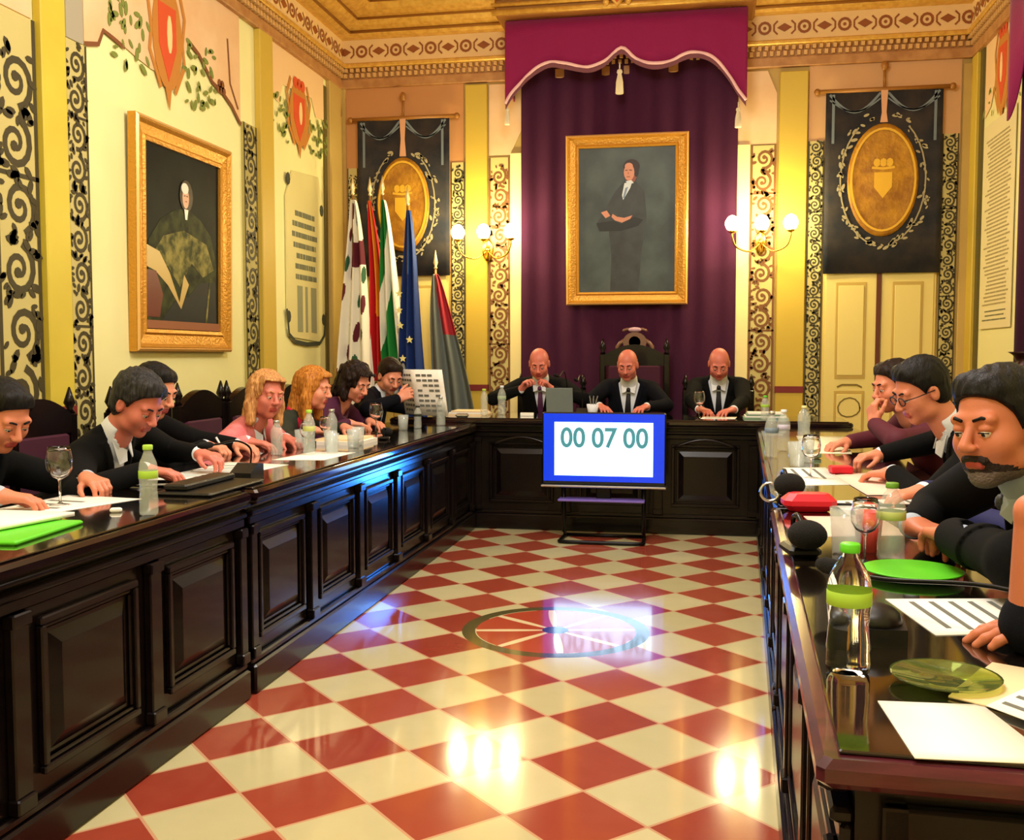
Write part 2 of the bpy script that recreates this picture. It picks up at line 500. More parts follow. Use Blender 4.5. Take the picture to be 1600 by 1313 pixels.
arabesque(wall_back, MBK, .37, .58, .3, 3.02, seed=14, ink=BANDR)
MB().prism([(.26, 3.64), (.26, 3.03), (.58, 3.03), (.58, 3.45), (.50, 3.64)], .006, offm(MBK, .006)).build('painted_drapery', PEACH, wall_back)
pilaster(wall_back, MBK, .60, .83, 0, 3.62, m=mat('gold_pilaster_paint', (204, 174, 62), .5))
rect(MB(), MBK, .84, 2.04, 2.9, 3.66, 0, .010).build('painted_panel', mat('rose_peach_paint', (214, 166, 112), .6), wall_back)
arabesque(wall_back, MBK, .84, .97, .3, 3.04, seed=15)
arabesque(wall_back, MBK, 1.90, 2.03, .3, 3.06, seed=16)
pilaster(wall_back, MBK, 2.05, 2.14, 0, 3.62, .03, m=OCHRE)
for u0, u1 in ((-1.705, -1.56), (.255, .365)):
    rect(MB(), MBK, u0, u1, 0, 3.03, 0, .03).build('cream_strip', mat('bright_cream_paint', (246, 228, 160), .6), wall_back)
# shutter door under the right banner and under the left banner
def shutter(n, u0, u1, v1, uc):
    o = rect(MB(), MBK, u0, u1, 0, v1, 0, .03).build('door_%d' % n, mat('door_cream', (228, 204, 116), .55), None)
    o['kind'] = 'structure'
    for a, b in ((u0+.02, uc-.02), (uc+.02, u1-.02)):
        lf = rect(MB(), MBK, a, b, .1, v1-.03, .03, .045, .004).build('door_leaf', mat('leaf_cream', (232, 212, 128), .55), o)
        mb = MB().use(mat('door_moulding', (196, 166, 84), .5))
        w = b-a
        rect(mb, MBK, a+w*.2, b-w*.2, 1.05, v1-.12, .044, .05, .003)
        rect(mb, MBK, a+w*.2, b-w*.2, .25, .95, .044, .05, .003)
        mb.use(mat('leaf_cream', (232, 212, 128), .55))
        rect(mb, MBK, a+w*.25, b-w*.25, 1.08, v1-.15, .05, .056, .003)
        rect(mb, MBK, a+w*.25, b-w*.25, .28, .92, .05, .056, .003)
        mb.use(mat('door_painted_scroll', (120, 100, 40), .6))
        c = (a+b)/2
        ribbon(mb, MBK, [(c+.09*math.cos(t*.5), .8+.1*math.sin(t*.5)*(1-t*.03)) for t in range(14)], .012, .056)
        ribbon(mb, MBK, [(c-.1, .98), (c-.06, 1.0), (c+.06, 1.0), (c+.1, .98)], .014, .056)
        mb.build('raised_panel', None, lf)
    rect(MB(), MBK, uc-.022, uc+.012, 0, v1, .03, .055).build('door_slat', mat('dark_door_slat', (96, 46, 22), .5), o)
shutter(1, .98, 1.88, 1.98, 1.43)
shutter(2, -3.10, -2.27, 2.0, -2.68)

# --- cornices
DENT = mat('cornice_brown', (190, 140, 84), .5, noise=((170, 118, 66), 12, 3))
FRZ = mat('frieze_peach', (238, 204, 140), .55)
def cornice(n, M, u0, u1, nb, mitre0=True, mitre1=True):
    root = rect(MB(), M, u0, u1, 3.66, 3.74, 0, .05, .006).build('trim_%d' % n, DENT, None)
    root['kind'] = 'structure'
    mb = MB()
    rect(mb, M, u0, u1, 3.74, 3.83, 0, .03)
    mb.build('cornice_bed', DENT, root)
    mb = MB()
    k = int((u1-u0)/.055)
    for i in range(k):
        a = u0 + (i+.25)*(u1-u0)/k
        rect(mb, M, a, a+.028, 3.75, 3.785, .03, .065)
        rect(mb, M, a+.012, a+.040, 3.795, 3.825, .03, .085)
    mb.build('dentils', mat('dentil_gilt', (214, 170, 104), .45), root)
    mb = MB()
    rect(mb, M, u0, u1, 3.83, 3.87, 0, .10, .01)
    mb.build('bead_moulding', GOLD, root)
    fz = rect(MB(), M, u0, u1, 3.87, 4.08, 0, .06).build('frieze', FRZ, root)
    mb = MB()
    rd = random.Random(n)
    k = int((u1-u0)/.16)
    for i in range(k):
        c = u0 + (i+.5)*(u1-u0)/k
        if i % 2:
            q = ell_pts(c, 3.975, .045, .045, 12)
            ribbon(mb, M, q+[q[0]], .022, .062)
            mb.prism(ell_pts(c, 3.975, .014, .014, 8), .004, offm(M, .062))
        else:
            mb.prism([(c-.06, 3.975), (c, 3.94), (c+.06, 3.975), (c, 4.01)], .006, offm(M, .06))
            for s in (-1, 1):
                ribbon(mb, M, [(c+s*.055, 4.03), (c+s*.085, 4.0), (c+s*.085, 3.95), (c+s*.055, 3.92)], .015, .062)
    mb.build('frieze_ornament', mat('frieze_brown', (150, 84, 34), .5), fz)
    # gilt cyma and cove
    prof = [(.06, 4.08), (.13, 4.085), (.16, 4.10), (.165, 4.125), (.20, 4.135), (.24, 4.15), (.27, 4.18), (.275, 4.20), (.33, 4.205), (.40, 4.23), (.44, 4.27), (.45, 4.30), (0, 4.30), (0, 4.08)]
    vs = []
    for uu, e in ((u0, 1 if mitre0 else 0), (u1, -1 if mitre1 else 0)):
        for (dd, zz) in prof:
            vs.append(tuple(M @ Vector((uu + e*dd, zz, dd))))
    n_ = len(prof)
    mb = MB()
    mb.add(vs, [(i, (i+1) % n_, n_+(i+1) % n_, n_+i) for i in range(n_)], False)
    mb.build('gilt_cove', GOLD, root)
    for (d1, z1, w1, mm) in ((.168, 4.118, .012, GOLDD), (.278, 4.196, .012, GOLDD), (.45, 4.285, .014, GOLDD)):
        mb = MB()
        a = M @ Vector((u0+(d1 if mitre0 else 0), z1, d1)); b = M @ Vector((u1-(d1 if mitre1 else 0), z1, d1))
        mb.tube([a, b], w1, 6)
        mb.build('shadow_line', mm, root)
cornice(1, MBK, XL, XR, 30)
cornice(2, MLF, YN, YB, 60, False, True)
cornice(3, MRT, YN, YB, 60, False, True)
# ceiling ornament painted near the back
mb = MB().use(mat('ceiling_brown', (128, 84, 50), .7))
MC = Matrix(((1,0,0,0),(0,1,0,0),(0,0,-1,ZC-.002),(0,0,0,1)))
for (a, b) in (((-2.7, 8.45), (-1.9, 8.40)), ((-1.9, 8.42), (-1.75, 8.1)), ((-2.7, 8.3), (-2.2, 8.35)), ((.5, 8.4), (1.5, 8.4))):
    ribbon(mb, MC, [a, ((a[0]+b[0])/2, (a[1]+b[1])/2+.03), b], .05, .002)
for i in range(9):
    mb.prism(ell_pts(-2.55+i*.11, 8.42-(i % 3)*.05, .04, .025, 8), .004, offm(MC, .002))
mb.build('painted_ornament', None, ceiling)
# ------------------------------------------------------------------ velvet canopy and backdrop
can = empty('velvet_canopy', 'magenta velvet canopy with scalloped pink-corded valance and plum backdrop behind the standing portrait', 'canopy', (-.67, YB-.03, 0.0))
def fold(u, v):
    x = -.93 + u*1.86
    return (x, -.03 - .012*math.sin(u*60) - .008*math.sin(u*23+1), .05 + v*3.98)
MB().grid(fold, 200, 3).build('backdrop', VELVETD, can)
val = [(-1.67, 3.36), (-1.62, 3.44), (-1.55, 3.52), (-1.48, 3.59), (-1.38, 3.655), (-1.28, 3.69), (-1.15, 3.665), (-0.97, 3.63), (-0.84, 3.67), (-0.70, 3.77),
       (-0.58, 3.68), (-0.44, 3.63), (-0.3, 3.645), (-0.2, 3.685), (-0.11, 3.705), (0.0, 3.68), (0.10, 3.6), (0.19, 3.48), (0.25, 3.38), (0.31, 3.30)]
def smooth_pts(p, n=4):
    out = []
    for i in range(len(p)-1):
        p0 = p[max(0, i-1)]; p1 = p[i]; p2 = p[i+1]; p3 = p[min(len(p)-1, i+2)]
        for k in range(n):
            t = k/n
            out.append(tuple(.5*((2*p1[j]) + (-p0[j]+p2[j])*t + (2*p0[j]-5*p1[j]+4*p2[j]-p3[j])*t*t + (-p0[j]+3*p1[j]-3*p2[j]+p3[j])*t**3) for j in range(len(p1))))
    out.append(tuple(p[-1])); return out
vp = smooth_pts(val)
YV = 8.58
def lc(x, y, z): return (x+.67, y-(YB-.03), z)
vs = []; n = len(vp)
NV = 5
for k in range(NV):
    for (x, z) in vp:
        t = k/(NV-1)
        vs.append(lc(x, YV - .012*math.sin(x*26)*t, 4.04*(1-t)+z*t))
fs = [(k*n+i, (k+1)*n+i, (k+1)*n+i+1, k*n+i+1) for k in range(NV-1) for i in range(n-1)]
vmesh = MB(); vmesh.add(vs, fs, True)
# side returns
for x, z0 in ((vp[0][0], vp[0][1]), (vp[-1][0], vp[-1][1])):
    o_ = [lc(x, YV, z0), lc(x, YV, 4.04), lc(x, YB-.02, 4.04), lc(x, YB-.02, z0+.12), lc(x, (YV+YB)/2, z0+.16)]
    vmesh.add(o_, [(0, 1, 2, 3, 4)], False)
vmesh.add([lc(-1.67, YV, 4.04), lc(.31, YV, 4.04), lc(.31, YB, 4.04), lc(-1.67, YB, 4.04)], [(0, 1, 2, 3)], False)
vo = solidify(vmesh.build('valance', VELVET, can), .012)
cp = [lc(x, YV-.014-.012*math.sin(x*26), z+.004) for x, z in vp]
MB().tube(cp, .013, 8).build('corded_edge', FRINGE, vo)
mb = MB()
fr = [(x, z) for x, z in vp]
v2 = [lc(x, YV-.006, z-.008) for x, z in fr] + [lc(x, YV-.006, z-.042) for x, z in fr]
mb.add(v2, [(i, n+i, n+i+1, i+1) for i in range(n-1)], False)
solidify(mb.build('fringe', mat('rose_fringe', (120, 70, 80), .8), vo), .008)
def tassel(x, y, z, parent, s=1.0):
    mb = MB()
    mb.tube([lc(x, y, z+.05*s), lc(x, y, z)], .006*s, 6)
    mb.lathe([(.004, 0), (.020, -.012), (.024, -.03), (.016, -.045), (.020, -.06), (.030, -.11), (.034, -.2), (.03, -.205)], M=Matrix.Translation(lc(x, y, z)) @ Matrix.Scale(s, 4), n=14)
    return mb.build('tassel', TASSEL, parent)
tassel(-.715, 8.62, 3.62, vo, 1.0)
tassel(.25, 8.60, 3.26, vo, .8)
tassel(-1.66, 8.60, 3.34, vo, .7)
# gilt beam over the canopy with a crest
beam = MB().box(-1.74, .38, 8.44, 9.0, 4.05, 4.30, None, .02).build('trim_4', GOLDD); beam['kind'] = 'structure'
mb = MB()
for z, yy, r in ((4.075, 8.44, .024), (4.13, 8.42, .018), (4.20, 8.40, .03)):
    mb.tube([(-1.76, yy, z), (.40, yy, z)], r, 8)
mb.build('gilt_roll', GOLD, beam)
mb = MB()
MCR = Matrix(((1,0,0,-.72),(0,0,-1,8.42),(0,1,0,4.16),(0,0,0,1)))
mb.use(GOLD).prism([(-.07, .05), (.07, .05), (.07, -.03), (0, -.11), (-.07, -.03)], .05, MCR)
mb.use(LEAFT).prism([(-.05, .035), (.05, .035), (.05, -.025), (0, -.085), (-.05, -.025)], .058, MCR)
mb.use(GOLD)
for s in (-1, 0, 1):
    mb.sphere((s*.04, .075+.012*(s == 0), .03), .022, 10, 6, MCR)
for s in (-1, 1):
    mb.sphere((s*.10, .0, .03), (.03, .05, .02), 10, 6, MCR)
    mb.sphere((s*.09, -.07, .03), (.025, .03, .02), 10, 6, MCR)
cr = mb.build('carved_crest')
tag(cr, 'small carved shield with crown on the gilt beam above the canopy', 'crest')

# ------------------------------------------------------------------ pictures
def framed(name, label, cat, M, w, h, fw, mats, depth=.05):
    root = empty(name, label, cat)
    root.matrix_world = M
    fo, fi = mats
    mb = MB()
    # mitred frame with stepped section
    prof = [(0, 0), (0, depth), (fw*.2, depth+.012), (fw*.35, depth-.006), (fw*.75, depth-.016), (fw*.85, depth-.004), (fw, depth-.012), (fw, .01)]
    vs = []
    for (d, z) in prof:
        for (sx, sy) in ((-1, -1), (1, -1), (1, 1), (-1, 1)):
            vs.append((sx*(w/2-d), sy*(h/2-d), z))
    mb.add(vs, [(k*4+i, k*4+(i+1) % 4, (k+1)*4+(i+1) % 4, (k+1)*4+i) for k in range(len(prof)-1) for i in range(4)], False)
    mb.build('frame', fo, root)
    mb = MB(); vs = []
    for (d, z) in ((fw*.02, depth+.001), (fw*.12, depth+.012), (fw*.22, depth+.001)):
        for (sx, sy) in ((-1, -1), (1, -1), (1, 1), (-1, 1)):
            vs.append((sx*(w/2-d), sy*(h/2-d), z+.002))
    mb.add(vs, [(k*4+i, k*4+(i+1) % 4, (k+1)*4+(i+1) % 4, (k+1)*4+i) for k in range(2) for i in range(4)], False)
    mb.build('frame_rim', fi, root)
    return root
lean = Matrix.Rotation(math.radians(3), 4, 'X')
MP1 = Matrix.Translation((-.665, 8.86, 2.405)) @ Matrix(((1,0,0,0),(0,0,-1,0),(0,1,0,0),(0,0,0,1))) @ lean
p1 = framed('portrait_painting', 'gilt framed full length portrait of a man in dark suit, on the plum backdrop', 'painting', MP1, 1.04, 1.44, .11, (GOLDF, GOLDL))
PW, PH = .82, 1.22
cv = MB().box(-PW/2-.02, PW/2+.02, -PH/2-.02, PH/2+.02, .008, .02).build('canvas', mat('portrait_ground', (74, 86, 88), .5, noise=((52, 62, 66), 4, 5)), p1)
def fig(parts, parent, name='painted_figure', z0=.02):
    mb = MB()
    for k, (m, pts) in enumerate(parts):
        mb.use(m).prism(pts, .0012, Matrix.Translation((0, 0, z0+k*.0006)))
    return mb.build(name, None, parent)
SUITP = mat('painted_suit', (46, 50, 54), .5, noise=((58, 64, 68), 8, 4))
SUITQ = mat('painted_suit_dark', (28, 30, 34), .5)
FACEP = mat('painted_skin', (206, 140, 116), .5)
FACEQ = mat('painted_skin_shadow', (140, 78, 60), .5)
HAIRP = mat('painted_hair', (40, 24, 20), .5)
SHIRTP = mat('painted_shirt', (210, 220, 232), .5)
def pe(cx, cy, rx, ry, n=14, a0=0, a1=2*PI): return ell_pts(cx, cy, rx, ry, n, a0, a1)
fig([(SUITP, [(-.14, -.60), (.10, -.60), (.13, -.25), (.17, .02), (.15, .24), (.08, .32), (-.02, .33), (-.10, .24), (-.14, .1), (-.15, -.1), (-.13, -.3)]),
     (SUITP, [(-.10, .24), (-.17, .12), (-.26, -.03), (-.24, -.09), (-.12, -.06), (-.05, .05)]),
     (SUITQ, [(-.26, -.02), (-.23, -.09), (-.05, -.09), (.1, -.05), (.14, .0), (.06, .03), (-.1, .0)]),
     (SUITP, [(-.22, .04), (-.05, -.03), (.12, .05), (.14, .11), (-.02, .05), (-.16, .09)]),
     (FACEP, [(-.13, .03), (-.10, .0), (-.04, -.02), (.03, .01), (.05, .04), (-.02, .02), (-.08, .03), (-.12, .055)]),
     (FACEP, [(-.22, .07), (-.18, .02), (-.14, .04), (-.17, .085)]),
     (SHIRTP, [(-.02, .31), (.05, .33), (.03, .27), (-.03, .17), (-.04, .21)]),
     (mat('painted_tie', (120, 140, 170), .5), [(-.012, .27), (.012, .28), (-.02, .18), (-.032, .19)]),
     (FACEQ, pe(.035, .39, .052, .085)), (HAIRP, pe(.04, .45, .07, .06)), (HAIRP, pe(.08, .41, .02, .05)),
     (FACEP, pe(.02, .40, .045, .07)), (FACEP, pe(.018, .45, .035, .03)),
     (HAIRP, [(-.012, .413), (.006, .416), (.006, .422), (-.012, .42)]), (HAIRP, [(.022, .416), (.044, .413), (.044, .42), (.022, .422)]),
     (FACEQ, [(.01, .405), (.02, .39), (.012, .385)]), (FACEQ, [(0, .36), (.03, .36), (.028, .366), (.002, .366)]),
     (SHIRTP, [(-.01, .325), (.04, .335), (.06, .31), (.02, .30)])], cv)
PY0, PZ0 = 6.045, 1.962
MP2 = Matrix.Translation((XL+.012, PY0, PZ0)) @ Matrix(((0,0,1,0),(1,0,0,0),(0,1,0,0),(0,0,0,1))) @ Matrix.Rotation(math.radians(1.0), 4, 'X')
p2 = framed('portrait_painting', 'large gilt framed dark oil portrait of a robed figure, on the left cream wall', 'painting', MP2, 1.21, 1.38, .135, (GOLDF, GOLDL), .05)
cv = MB().box(-.49, .49, -.56, .56, .006, .0195).build('canvas', mat('old_oil_ground', (14, 17, 18), .6, spec=.2, noise=((26, 32, 26), 3, 5)), p2)
ROBE = mat('painted_green_robe', (66, 72, 38), .6, spec=.2, noise=((24, 30, 20), 12, 6))
LACE = mat('painted_gold_lace', (150, 142, 76), .6, spec=.2, noise=((56, 62, 32), 16, 6))
fig([(ROBE, [(-.44, -.50), (.42, -.5), (.44, -.1), (.36, .08), (.22, .17), (.05, .22), (-.1, .2), (-.28, .12), (-.42, -.02)]),
     (LACE, [(-.42, -.15), (-.25, .02), (0, .08), (.3, .02), (.4, -.14), (.25, -.2), (.1, -.12), (-.05, -.28), (-.2, -.16)]),
     (mat('painted_dark_cloak', (14, 22, 28), .6), [(-.3, -.52), (.44, -.52), (.42, -.22), (.2, -.24), (.05, -.34), (-.1, -.36)]),
     (mat('painted_ochre_sash', (200, 170, 96), .4), [(-.45, -.05), (-.3, -.08), (-.18, -.2), (-.06, -.38), (.0, -.2), (.06, -.26), (-.04, -.42), (-.2, -.28), (-.35, -.2), (-.45, -.18)]),
     (mat('painted_red_cushion', (104, 40, 34), .4), [(-.46, -.2), (-.34, -.2), (-.26, -.34), (-.3, -.48), (-.46, -.48)]),
     (LACE, [(.28, -.5), (.30, -.5), (.36, -.2), (.34, -.2)]),
     (HAIRP, pe(.03, .30, .085, .10)),
     (mat('painted_pale_skin', (214, 160, 130), .4), pe(.02, .285, .042, .065)),
     (mat('painted_white_wig', (236, 230, 214), .4), pe(.01, .345, .045, .035)),
     (mat('painted_white_wig', (236, 230, 214), .4), [(0, .215), (.05, .215), (.035, .15), (.012, .15)]),
     (HAIRP, [(-.002, .295), (.012, .297), (.012, .303), (-.002, .301)]), (HAIRP, [(.028, .297), (.042, .295), (.042, .301), (.028, .303)]),
     (FACEQ, [(.012, .262), (.032, .262), (.03, .268), (.014, .268)])], cv)
MB().box(-.47, .47, -.55, -.50, .028, .034).build('inner_slip', mat('dull_rose_slip', (150, 92, 60), .5), cv)
# lettered tablets
def lines(M, cu, w, v0, v1, n, m, parent, name='inscription', seed=0, th=.4, d=.012):
    rd = random.Random(seed)
    mb = MB(); st = (v1-v0)/n
    for i in range(n):
        v = v1 - (i+.5)*st
        a = cu - w*rd.uniform(.32, .48); e = cu + w*rd.uniform(.3, .48)
        u = a
        while u < e:
            l = rd.uniform(.02, .07)
            mb.box(u, min(u+l, e), v-st*th/2, v+st*th/2, d, d+.002, M)
            u += l + rd.uniform(.006, .014)
    return mb.build(name, m, parent)
t1 = MB().prism([(7.76, 1.40), (8.48, 1.36), (8.53, 1.42), (8.53, 2.55), (8.42, 2.78), (7.86, 2.74), (7.72, 2.52), (7.72, 1.46)], .012, offm(MLF, .004)).build('wall_tablet', mat('tablet_pale', (226, 216, 150), .5))
tag(t1, 'pale painted tablet with bold grey lettering on the narrow left panel', 'plaque')
lines(MLF, 8.12, .62, 1.85, 2.45, 7, mat('tablet_grey', (112, 116, 92), .6), t1, seed=4, th=.5, d=.016)
mb = MB()
for (u, w_) in ((7.98, .11), (8.12, .05), (8.28, .12)): mb.box(u-w_/2, u+w_/2, 1.44, 1.82, .016, .018, MLF)
mb.build('grey_columns', mat('tablet_grey_light', (150, 152, 118), .6), t1)
mb = MB()
ribbon(mb, MLF, [(7.70, 1.62), (7.74, 1.42), (7.86, 1.36), (8.12, 1.34), (8.4, 1.35), (8.51, 1.42), (8.55, 1.62)], .035, .018)
for (u, v) in ((7.74, 1.56), (8.5, 1.56), (7.76, 2.66), (8.48, 2.5)): mb.prism(ell_pts(u, v, .04, .05, 8), .003, offm(MLF, .018))
mb.build('painted_border', mat('tablet_dark', (60, 66, 50), .6), t1)

# ------------------------------------------------------------------ banners
def banner(label, cu, w, v0, v1, oc, ru, rv, seed):
    rd = random.Random(seed)
    root = empty('hanging_banner', label, 'banner', (cu, YB-.06, v0))
    M = Matrix(((1,0,0,0),(0,0,-1,0),(0,1,0,0),(0,0,0,1)))   # local
    h = v1-v0
    mb = MB(); mb.grid(lambda u, v: ((u-.5)*w, -.01-.006*math.sin(u*9+seed), v*h), 24, 4)
    cl = solidify(mb.build('cloth', BANNER, root), .01)
    cy = oc - v0
    ov = MB()
    ov.lathe([(.001, .034), (.5, .030), (.85, .020), (.93, .024), (1.0, .014), (1.0, .004)], n=40,
             M=M @ Matrix.Translation((0, cy, .014)) @ Matrix.Diagonal((ru, rv, 1, 1)), cap=False)
    oo = ov.build('gold_oval', BANNERE, root)
    mb = MB()
    q = ell_pts(0, cy, ru*.9, rv*.9, 40)
    ribbon(mb, M, q+[q[0]], .018, .044)
    # faint embroidered shield and crown inside the oval
    mb.prism([(-.07, cy+.06), (.07, cy+.06), (.07, cy-.06), (0, cy-.15), (-.07, cy-.06)], .004, offm(M, .044))
    for s in (-1, 0, 1): mb.prism(ell_pts(s*.05, cy+.14, .028, .035, 8), .004, offm(M, .044))
    ribbon(mb, M, [(-.09, cy+.10), (0, cy+.09), (.09, cy+.10)], .02, .046)
    mb.build('embroidery', mat('gold_thread', (224, 174, 48), .4), oo)
    # wreath of leaves
    mb = MB()
    for j in range(110):
        a = rd.uniform(0, 2*PI)
        if PI*.42 < a < PI*.58: continue
        k = rd.uniform(1.08, 1.36)
        u = ru*k*math.cos(a); v = cy + rv*(1.05+(k-1)*.55)*math.sin(a)
        if abs(u) > w/2-.03 or v < .05: continue
        L_ = rd.uniform(.012, .030); th = a+PI/2+rd.uniform(-.9, .9)
        e = [(L_*math.cos(t), L_*.45*math.sin(t)) for t in (0, .8, 1.57, 2.3, PI, 4.0, 4.71, 5.4)]
        mb.prism([(u+x*math.cos(th)-y*math.sin(th), v+x*math.sin(th)+y*math.cos(th)) for x, y in e], .004, offm(M, .022))
    for s in (-1, 1):
        ribbon(mb, M, [(s*ru*1.2*math.sin(t*.18), cy - rv*1.16*math.cos(t*.18)) for t in range(1, 15)], .012, .02)
    mb.build('leaf_wreath', BANNERT, root)
    # swags along the top and a centre drop
    mb = MB()
    for s in (-1, 1):
        for k in (0, 1):
            ribbon(mb, M, [(s*(.03+(w/2-.06)*t), h - .02 - .045*k - (.15-.05*k)*math.sin(PI*t)) for t in [i/12 for i in range(13)]], .02-.008*k, .02)
    for s in (-1, 1): ribbon(mb, M, [(s*(w/2-.06), h-.02), (s*(w/2-.06), h-.42)], .022, .02)
    mb.build('swags', SWAG, root)
    mb = MB()
    mb.prism([(-.028, h), (.028, h), (.018, h-.18), (.03, cy+rv*1.02), (-.03, cy+rv*1.02), (-.018, h-.18)], .006, offm(M, .022))
    mb.build('centre_ribbon', mat('rose_ribbon', (214, 160, 120), .7), root)
    mb = MB()
    mb.tube([(-w/2-.06, -.01, h+.01), (w/2+.06, -.01, h+.01)], .018, 10)
    for s in (-1, 1): mb.sphere((s*(w/2+.07), -.01, h+.01), .028, 10, 6)
    mb.tube([(0, -.01, h), (0, .01, h+.22)], .010, 6)
    mb.sphere((0, -.01, h+.2), (.03, .02, .04), 10, 6)
    mb.build('hanging_rod', GOLDD, root)
    return root
banner('dark embroidered banner with gold oval, hanging behind the flags', -2.675, .85, 1.965, 3.36, 2.60, .245, .42, 1)
banner('dark embroidered banner with gold oval, hanging over the cream shutters on the right', 1.43, .92, 1.93, 3.42, 2.69, .28, .46, 2)

# ------------------------------------------------------------------ wall lamps
BULB = mat('lit_lamp_glass', (255, 250, 230), .3, emis=(255, 240, 195), estr=30.0)
def sconce(label, xs, z, group):
    xc = xs[1]
    root = empty('wall_sconce', label, 'wall lamp', (xc, YB-.06, z), 0, group)
    mb = MB()
    mb.sphere((0, .0, -.12), (.05, .014, .10), 16, 8)
    mb.sphere((0, -.02, -.12), (.025, .02, .03), 12, 8)
    mb.build('wall_plate', BRASS, root)
    for x in xs:
        dx = x-xc
        mb = MB()
        p = smooth_pts([(0, -.02, -.12), (dx*.4, -.10, -.20), (dx*.85, -.17 if dx else -.2, -.17), (dx, -.19, -.09), (dx, -.19, -.05)], 5)
        mb.tube(p, .008, 8)
        mb.lathe([(.01, -.06), (.03, -.05), (.034, -.035), (.02, -.03)], (dx, -.19, 0), 14)
        arm = mb.build('arm', BRASS, root)
        MB().lathe([(.020, -.038), (.044, -.025), (.060, .01), (.058, .04), (.038, .075), (.010, .09)], (dx, -.19, 0), 16).build('lamp_globe', BULB, arm)
        ld = bpy.data.lights.new('sconce_light', 'POINT'); ld.energy = 13; ld.color = (1, .82, .40); ld.shadow_soft_size = .05
        lo = bpy.data.objects.new('sconce_light', ld); COL.objects.link(lo)
        lo.location = (x, YB-.06-.30, z+.03)
    return root
sconce('lit three-armed brass wall lamp left of the purple canopy', (-2.13, -1.90, -1.66), 2.30, 'lit brass wall lamps')
sconce('lit three-armed brass wall lamp right of the purple canopy', (.22, .46, .69), 2.32, 'lit brass wall lamps')

# ------------------------------------------------------------------ flags
def flag(label, x, y, ztop, zlow, width, swing, colf, mats, seed, tip):
    root = empty('flag', label, 'flag', (x, y, 0))
    mb = MB()
    mb.tube([(0, 0, .03), (0, 0, ztop+.02)], .011, 8)
    pole = mb.build('flagpole', mat('flagpole_wood', (150, 110, 60), .4), root)
    MB().lathe([(.004, 0), (.018, .015), (.010, .03), (.022, .06), (.012, .11), (.002, .17)], (0, 0, ztop+.02), 12).build('finial', tip, pole)
    MB().lathe([(.15, 0), (.15, .02), (.05, .035), (.02, .08), (.012, .09)], (0, 0, 0), 20).build('stand', BRASS, root)
    nu, nv = 90, 120
    H = ztop - zlow
    vs = []; fs = []; mi = []
    rd = random.Random(seed); ph = rd.uniform(0, 6)
    for j in range(nv):
        t = j/(nv-1)
        wd = width*(.10+.90*t**.7)
        for i in range(nu):
            s = i/(nu-1)
            xx = (s-.35)*wd + swing*t + .010*math.sin(t*5+ph)
            yy = -.015 - (.018+.035*t)*math.sin(s*PI*5+ph+t*.8) - .03*t
            zz = ztop - .02 - H*t*(1-.05*abs(s-.5)) + .02*math.sin(s*8+ph)*t
            vs.append((xx, yy, zz))
    mb = MB()
    for m in mats: mb.use(m)
    cells = {}
    for j in range(nv-1):
        for i in range(nu-1):
            k = colf((i+.5)/(nu-1), (j+.5)/(nv-1), rd)
            cells.setdefault(k, []).append((j*nu+i, (j+1)*nu+i, (j+1)*nu+i+1, j*nu+i+1))
    me_v = vs
    mb.v = list(me_v)
    for k, fl_ in cells.items():
        for f in fl_: mb.f.append(f); mb.mi.append(k); mb.sm.append(True)
    cl = solidify(mb.build('flag_cloth', None, root), .004)
    return root, cl
FW = mat('flag_white', (240, 236, 220), .8); FR = mat('flag_red', (206, 30, 34), .8); FY = mat('flag_yellow', (246, 160, 40), .8)
FG = mat('flag_green', (24, 128, 50), .8); FB = mat('flag_blue', (22, 52, 120), .8); FM = mat('flag_maroon', (96, 24, 40), .8)
FDG = mat('flag_dark_green', (46, 92, 60), .8); FGR = mat('flag_grey', (110, 118, 112), .8)
def c1(s, t, r):
    v = math.sin(s*11+t*3)*math.sin(t*17-s*5) + .5*math.sin(t*31+s*13)
    if .2 < t < .32 and s > .25: return 1
    if v > .85: return 1
    if v < -.95: return 2
    return 0
tip = mat('flag_finial', (230, 214, 160), .3, metal=.5)
flag('white city flag with maroon and green figures, leftmost of the flags', -3.03, 8.58, 2.62, .80, .34, -.02, c1, [FW, FM, FDG], 1, tip)
flag('red and yellow striped flag beside the white city flag', -2.90, 8.66, 2.62, 1.0, .22, .08, lambda s, t, r: 1 if .30+.08*math.sin(t*6) < s < .66 and t < .62 else 0, [FR, FY], 2, tip)
def c3(s, t, r):
    q = s*.8 + t*1.25
    return 0 if q < .62 or 1.02 < q < 1.48 and s < .7 else 1
flag('green and white flag between the red flag and the blue flag', -2.735, 8.50, 2.60, .95, .24, .10, c3, [FG, FW], 3, tip)
ef, ecl = flag('blue flag with pale stars, rightmost of the upright flags', -2.50, 8.46, 2.50, .72, .24, .02, lambda s, t, r: 1 if .36 < s < .44 and t < .3 else 0, [FB, mat('flag_fold_light', (60, 100, 160), .8)], 4, tip)
mb = MB()
for (dx, z) in ((-.05, 1.77), (-.05, 1.63), (-.04, 1.50), (.04, 1.38), (-.02, 1.22)):
    p = [( .034*(1 if k % 2 == 0 else .45)*math.sin(k*PI/5), .034*(1 if k % 2 == 0 else .45)*math.cos(k*PI/5)) for k in range(10)]
    MB().prism(p, .004, Matrix(((1,0,0,dx),(0,0,-1,-.10),(0,1,0,z),(0,0,0,1)))).build('star', mat('flag_star', (240, 230, 150), .7), ecl)

flag('grey and crimson draped flag behind the blue flag', -2.33, 8.74, 1.98, .70, .42, .10, lambda s, t, r: 1 if t < .42 and s > .35+t*.3 else 0, [FGR, mat('flag_crimson', (176, 44, 56), .8)], 5, tip)

